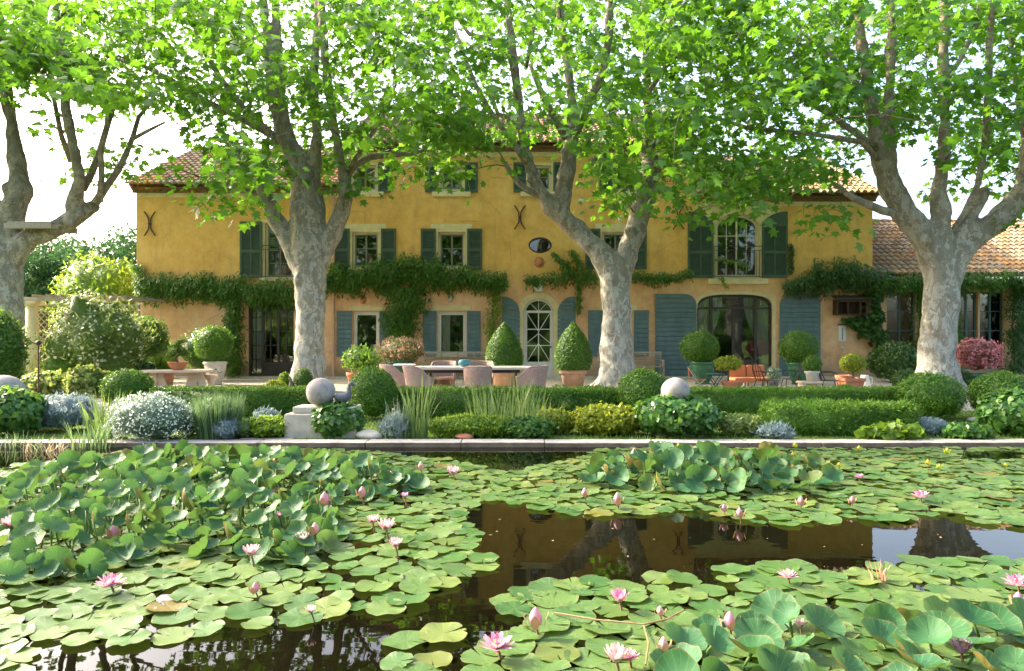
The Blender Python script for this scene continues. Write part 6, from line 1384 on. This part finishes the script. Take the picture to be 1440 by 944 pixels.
# flat rafts
def sub(poly, x0, x1, y0=0, y1=2000): return poly, x0, x1, y0, y1
dart(PA, 1700, .128, 0, .08, .125, 'far')
dart(PC, 420, .128, 0, .085, .135, 'near'); dart(PD, 40, .15, 0, .10, .13, 'nearleft'); dart(PE, 14, .13, 0, .11, .14, 'corner')
dart(UPA, 620, .09, 1, .065, .112, 'heap_left'); dart(UPB, 150, .105, 1, .075, .11, 'heap_right'); dart(UPC, 42, .15, 1, .075, .115, 'heap_near')
def edge_dist(x, y, poly):
    best = 9
    for i in range(len(poly)):
        a = W(*poly[i]); b = W(*poly[(i+1) % len(poly)]); d = b-a; t = max(0, min(1, ((x-a.x)*d.x+(y-a.y)*d.y)/max(1e-6, d.x**2+d.y**2))); best = min(best, math.hypot(x-a.x-d.x*t, y-a.y-d.y*t))
    return best
items = []
for x, y, kind, r, nm in pads:
    px = 720+x*F/y; py = HZ+CAMZ*F/y
    if nm == 'far': nm = 'far_left' if px < 760 else 'far_right'
    vi = kind*NV+random.randrange(NV)
    if kind == 0:
        z = random.uniform(.003, .016); tilt = abs(random.gauss(.04, .05)); ax_ = random.uniform(0, 2*PI); rz = random.uniform(0, 2*PI)
        R = Matrix.Rotation(tilt, 3, Vector((math.cos(ax_), math.sin(ax_), 0))) @ Matrix.Rotation(rz, 3, 'Z'); z += r*math.sin(tilt)*.4
    else:
        edge = {'heap_left': UPA, 'heap_right': UPB, 'heap_near': UPC}[nm]
        hmax = .24 if nm != 'heap_near' else .10
        hmax = min(hmax, .03+.42*edge_dist(x, y, edge)); z = random.uniform(.02, hmax); tilt = random.uniform(.15, 1.3) if nm != 'heap_near' else random.uniform(.1, .75); dirn = random.gauss(0, 1.4)      # leaning mostly towards the viewer's side of the pond
        n = Vector((math.sin(dirn)*math.sin(tilt), -math.cos(dirn)*math.sin(tilt), math.cos(tilt)))
        q = Vector((0, 0, 1)).rotation_difference(n).to_matrix(); R = q @ Matrix.Rotation(random.uniform(0, 2*PI), 3, 'Z'); z += r*.5*math.sin(tilt)
    items.append((r*r*(F/y)**2*((.25+.75*CAMZ/y) if kind else CAMZ/y)*(1 if -60 < px < 1500 and py < 985 else .02), x, y, z, R, r, vi, nm, kind))
items.sort(key=lambda t: -t[0])
PL = {'far_left': ('flat green lily pad in the wide raft left of the open dark water', 'flat pads of the left raft'), 'far_right': ('flat green lily pad in the far raft on the right, below the coping', 'flat pads of the far right raft'),
      'near': ('flat green lily pad in the nearest raft at lower right', 'flat pads of the nearest raft'), 'nearleft': ('flat pad of the small separate group left of the nearest raft', 'pads of the small separate group'),
      'corner': ('flat pad floating in the bottom left corner', 'pads in the bottom left corner'), 'heap_left': ('upright bluish green leaf in the big heaped lily clump on the left', 'upright leaves of the left heap'),
      'heap_right': ('upright leaf in the small heaped lily clump below the right ivy mound', 'upright leaves of the right heap'), 'heap_near': ('upright cupped leaf standing above the nearest raft at lower right', 'upright leaves of the nearest raft')}
NIND = 290; rest = {0: ([], [], [], []), 1: ([], [], [], [])}
def stem_pts(x, y, z): return [Vector((x, y, z)), Vector((x+random.uniform(-.04, .04), y+random.uniform(-.03, .05), z*.4)), Vector((x+random.uniform(-.08, .08), y+.03, -.04))]
for k, (_, x, y, z, R, r, vi, nm, kind) in enumerate(items):
    if k < NIND:
        o = bpy.data.objects.new('lily_pad', PADV[vi][3]); COL.objects.link(o); o.matrix_world = Matrix.Translation((x, y, z)) @ R.to_4x4() @ Matrix.Scale(r, 4)
        tag(o, PL[nm][0], 'lily pad', PL[nm][1])
    else:
        V, Fc, PCo, Rn = rest[kind]; v, fs, pc, _m = PADV[vi]; b = sum(len(q) for q in V); V.append((v*r) @ np.array(R).T+np.array((x, y, z))); Fc += [tuple(i+b for i in f) for f in fs]; PCo.append(pc); Rn += [random.random()]*len(fs)
for kind, nm in ((0, 'floating_lily_pads'), (1, 'standing_lily_pads')):
    V, Fc, PCo, Rn = rest[kind]; me = mesh_from(nm, np.concatenate(V), Fc, np.concatenate(PCo), M['padup' if kind else 'pad'], Rn); o = bpy.data.objects.new(nm, me); COL.objects.link(o)
    tag(o, ('distant flat lily pads covering the far water', 'distant upright lily leaves in the heaps')[kind], 'lily pads', None, 'stuff')
m = MB()
for (_, x, y, z, R, r, vi, nm, kind) in items:
    if kind: m.tube(stem_pts(x, y, z), [.007, .006, .006], 5)
tag(m.build('lily_stalks', M['reed'], smooth=True), 'thin stalks holding the upright lily leaves', 'stalks', None, 'stuff')

# ------------------------------------------------------------------ flowers
def petals(n, r, elev, width, cup, tw=0.0, base=.12, seg=5):
    vs = []; fs = []; rn = []
    for i in range(n):
        a = 2*PI*(i+tw)/n+random.uniform(-.08, .08); L = r*random.uniform(.92, 1.06); el = elev+random.uniform(-.07, .07); b = len(vs)
        for j in range(seg+1):
            t = j/seg; e2 = el+cup*(t-.4); s = L*t; wd = width*L*math.sin(PI*min(1, (.14+t*.86))**1.05)**.75 if t < 1 else .004
            rad = base*r+s*math.cos(el)-cup*.18*L*t*t; z = s*math.sin(el)+cup*.22*L*t*t
            for u in (-1, 0, 1):
                x, y = rad+abs(u)*(-.0), u*wd; zz = z+abs(u)*wd*.38; vs.append((x*math.cos(a)-y*math.sin(a), x*math.sin(a)+y*math.cos(a), zz))
        for j in range(seg):
            for u in (0, 1): q = b+j*3+u; fs.append((q, q+3, q+4, q+1))
        rn += [random.random()]*(seg*2)
    return vs, fs, rn
def flower(px, py, w_, kind, lab, hue='pale', z=None):
    """kind: open / half / bud"""
    z = {'open': .055, 'half': .06, 'bud': .05}[kind] if z is None else z; q = W(px, py, z); s = (py-HZ)/CAMZ; r = w_/s/2
    if 640 < py < 790 and px < 600: q.z += .03
    t = thing('water_lily' if kind != 'bud' else 'lily_bud', lab, 'water lily' if kind != 'bud' else 'flower bud', q, 'pink water lilies on the pond' if hue != 'yellow' else 'yellow buds along the far rim of the pond')
    pal = {'pale': ('petal_pale', 'petal_white'), 'pink': ('petal_pale', 'petal_pink'), 'white': ('petal_white', 'petal_white'), 'mauve': ('petal_mauve', 'petal_pale'), 'yellow': ('petal_yellow', 'petal_yellow')}[hue]
    def pt(nm, mat, *a, **k):
        vs, fs, rn = petals(*a, **k); link_mesh(nm, [Vector(v)+q for v in vs], fs, mat, t, smooth=True, rnd=rn)
    if kind == 'open':
        pt('outer_petals', M[pal[0]], 8, r, .22, .20, .5); pt('middle_petals', M[pal[0]], 8, r*.9, .62, .19, .5, .5); pt('inner_petals', M[pal[1]], 8, r*.72, 1.0, .18, .4); pt('sepals', M['sepal'], 4, r*.95, .08, .18, .3)
        m = MB(); m.lathe([(.02*r, 0), (.22*r, .1*r), (.26*r, .42*r), (.16*r, .46*r), (.02*r, .40*r)], q, 14); m.build('stamens', M['stamen'], t)
    elif kind == 'half':
        pt('outer_petals', M[pal[0]], 8, r*1.22, .85, .20, .35, 0, .22); pt('inner_petals', M[pal[1]], 8, r*1.2, 1.12, .19, .25, .5, .15); pt('sepals', M['sepal'], 4, r*1.1, .62, .2, .3)
    else:
        m = MB(); m.lathe([(.25*r, 0), (.8*r, .5*r), (.95*r, 1.1*r), (.7*r, 1.9*r), (.3*r, 2.5*r), (.02*r, 2.75*r)], q, 12); m.build('petals', M[pal[0]], t, smooth=True)
        pt('sepals', M['sepal' if hue != 'yellow' else 'lime'], 4, 2.1*r, 1.28, .27, .1, 0, .55)
    m = MB(); m.tube([q+Vector((0, 0, .01)), q+Vector((.01, .01, -q.z*.5)), q+Vector((.02, .02, -q.z-.03))], .006 if r > .03 else .004, 6); m.build('stalk', M['sepal'], t)
FL = [(14, 748, 24, 'half', 'pale half open lily at the left edge of the picture in the heaped leaves', 'pale'), (31, 752, 12, 'bud', 'mauve bud just right of the half open lily at the left edge', 'mauve'),
 (159, 762, 12, 'bud', 'upright pink bud standing above the leftmost bright lily', 'pale'), (155, 824, 42, 'open', 'wide open bright pink lily low on the left raft', 'pink'),
 (353, 788, 24, 'half', 'pale pink lily in the middle of the left raft, left of the white one', 'pale'), (359, 834, 11, 'bud', 'slim pink bud below the pale lily of the left raft', 'pale'),
 (425, 768, 20, 'half', 'whitish lily opening on the right part of the left raft', 'white'), (443, 758, 12, 'bud', 'cream bud just above the whitish lily of the left raft', 'white'),
 (456, 717, 14, 'bud', 'peach pink bud on the right side of the heaped leaves', 'pale'), (417, 713, 15, 'half', 'small pale lily left of the peach pink bud', 'pale'),
 (381, 703, 12, 'bud', 'pink bud in the middle of the heaped leaves', 'pale'), (393, 733, 12, 'half', 'small mauve lily under the pink bud of the heap', 'mauve'),
 (388, 663, 12, 'bud', 'small pink bud high on the heaped leaves', 'pale'), (399, 669, 13, 'half', 'small lilac lily beside the highest pink bud', 'mauve'),
 (312, 693, 11, 'bud', 'mauve pink bud half hidden in the middle of the heap', 'mauve'), (188, 705, 9, 'bud', 'tiny whitish bud on the left of the heap', 'white'),
 (437, 862, 15, 'half', 'faded orange blossom near the front edge of the left raft', 'white'), (544, 678, 18, 'half', 'pale pink lily at the right end of the heap near the far pads', 'pale'),
 (509, 705, 11, 'bud', 'pink bud right of the heap among flat pads', 'pale'), (569, 705, 11, 'half', 'small pale lily right of the pink bud among flat pads', 'mauve'),
 (637, 668, 20, 'half', 'pale lily open above the far pads left of the dark water', 'pale'), (592, 666, 9, 'bud', 'tiny pale bud left of the far pale lily', 'white'),
 (524, 742, 18, 'half', 'left one of three pale lilies close together on the left raft', 'pale'), (543, 752, 26, 'half', 'largest of three pale lilies close together on the left raft', 'pale'), (556, 776, 20, 'half', 'lowest of three pale lilies close together on the left raft', 'pale'),
 (822, 699, 9, 'bud', 'pink bud at the left foot of the small right heap', 'pale'), (868, 710, 12, 'bud', 'pink bud in front of the small right heap', 'pale'), (892, 647, 12, 'bud', 'white bud at the top of the small right heap', 'white'),
 (871, 846, 26, 'half', 'pink and white lily at the upper left of the nearest raft', 'pink'), (753, 882, 20, 'bud', 'fat pale pink bud standing by the dark water in front', 'pale'), (699, 912, 50, 'open', 'largest wide open pink lily at the bottom, left of the nearest raft', 'pink'),
 (866, 930, 34, 'half', 'cream lily half sunk at the bottom edge of the picture', 'white'), (884, 926, 30, 'open', 'deep pink lily at the bottom beside the half sunk cream one', 'pink'), (933, 915, 14, 'bud', 'cream bud near the bottom right of the deep pink lily', 'white'), (928, 866, 10, 'bud', 'small green white bud among pads right of the pink and white lily', 'white'),
 (1208, 672, 14, 'open', 'small lilac lily right of the small heap', 'mauve'), (1295, 700, 26, 'open', 'open pink lily on the far right raft', 'pink'), (1126, 711, 9, 'bud', 'pink bud among the flat pads under the small heap', 'pale'), (1040, 728, 10, 'bud', 'tall pink bud at the water edge mirrored in the dark pond', 'pink'), (1018, 719, 7, 'bud', 'tiny mauve bud left of the tall pink bud', 'mauve'), (1198, 708, 7, 'bud', 'tiny orange bud among the far right pads', 'pale'),
 (1108, 812, 28, 'open', 'open pale pink lily at the upper edge of the nearest raft', 'pale'), (1026, 884, 17, 'bud', 'brown pink bud in the middle of the nearest raft', 'pale'), (1149, 866, 12, 'bud', 'slim pink bud right of the brown pink bud', 'pale'), (1125, 882, 17, 'half', 'small cream lily opening between the slim buds', 'white'), (1352, 918, 28, 'half', 'mauve lily among the upright leaves at lower right', 'mauve'), (1432, 824, 40, 'open', 'open pink lily cut by the right edge of the picture', 'pink'), (1432, 852, 14, 'bud', 'mauve bud under the lily at the right edge', 'mauve')]
for a in FL: flower(*a)
for px, py, w_, lb in ((954, 629, 7, 'left of the right stone sphere ivy'), (1118, 629, 8, 'before the bright hedge block'), (1115, 641, 6, 'leaning under the bud before the bright hedge'), (1208, 633, 8, 'before the round leaved patch'), (1332, 638, 10, 'tallest one, near the right end of the rim'), (1180, 657, 8, 'right of the small leaf heap'), (1305, 654, 9, 'left one of a close pair'), (1321, 659, 8, 'right one of a close pair'), (1414, 656, 6, 'furthest right, low on the pads')):
    flower(px, py, w_*.6, 'bud', 'yellow bud above the far pads, '+lb, 'yellow', .06)
# bare twig on the pads and a small marsh plant
m = MB()
for pts in ([(780, 862), (840, 872), (905, 878), (950, 868)], [(905, 878), (912, 905), (908, 935)], [(905, 878), (935, 872), (962, 858)]):
    m.tube([W(a, b, .03+.02*i) for i, (a, b) in enumerate(pts)], [.005, .0045, .004, .002][:len(pts)], 5)
tag(m.build('fallen_twig', M['dry'], loc=W(905, 878, .03)), 'thin bleached twig lying across the nearest pads', 'twig')
clump('marsh_plant', 'small reddish green marsh plant standing by the sky reflection on the right', 'plant', 1237, CAMZ*F/(820-HZ), 26, .05, .16, .014, .06, M['pinkleaf'], z=0)

# fallen leaves, petals and seed fluff drifting on the open water
n = 260; dp = np.stack([rng.uniform(-6, 7, n), rng.uniform(2.6, 8.5, n), np.full(n, .004)], 1)
tag(leaves('drifting_leaves', dp, np.array([0, 0, 1.0])+rv(n, .05), rv(n)*np.array([1, 1, .02]), rng.uniform(.008, .03, n), T_OVAL, M['dry']), 'tiny fallen leaves drifting on the open water', 'leaf litter', None, 'stuff')
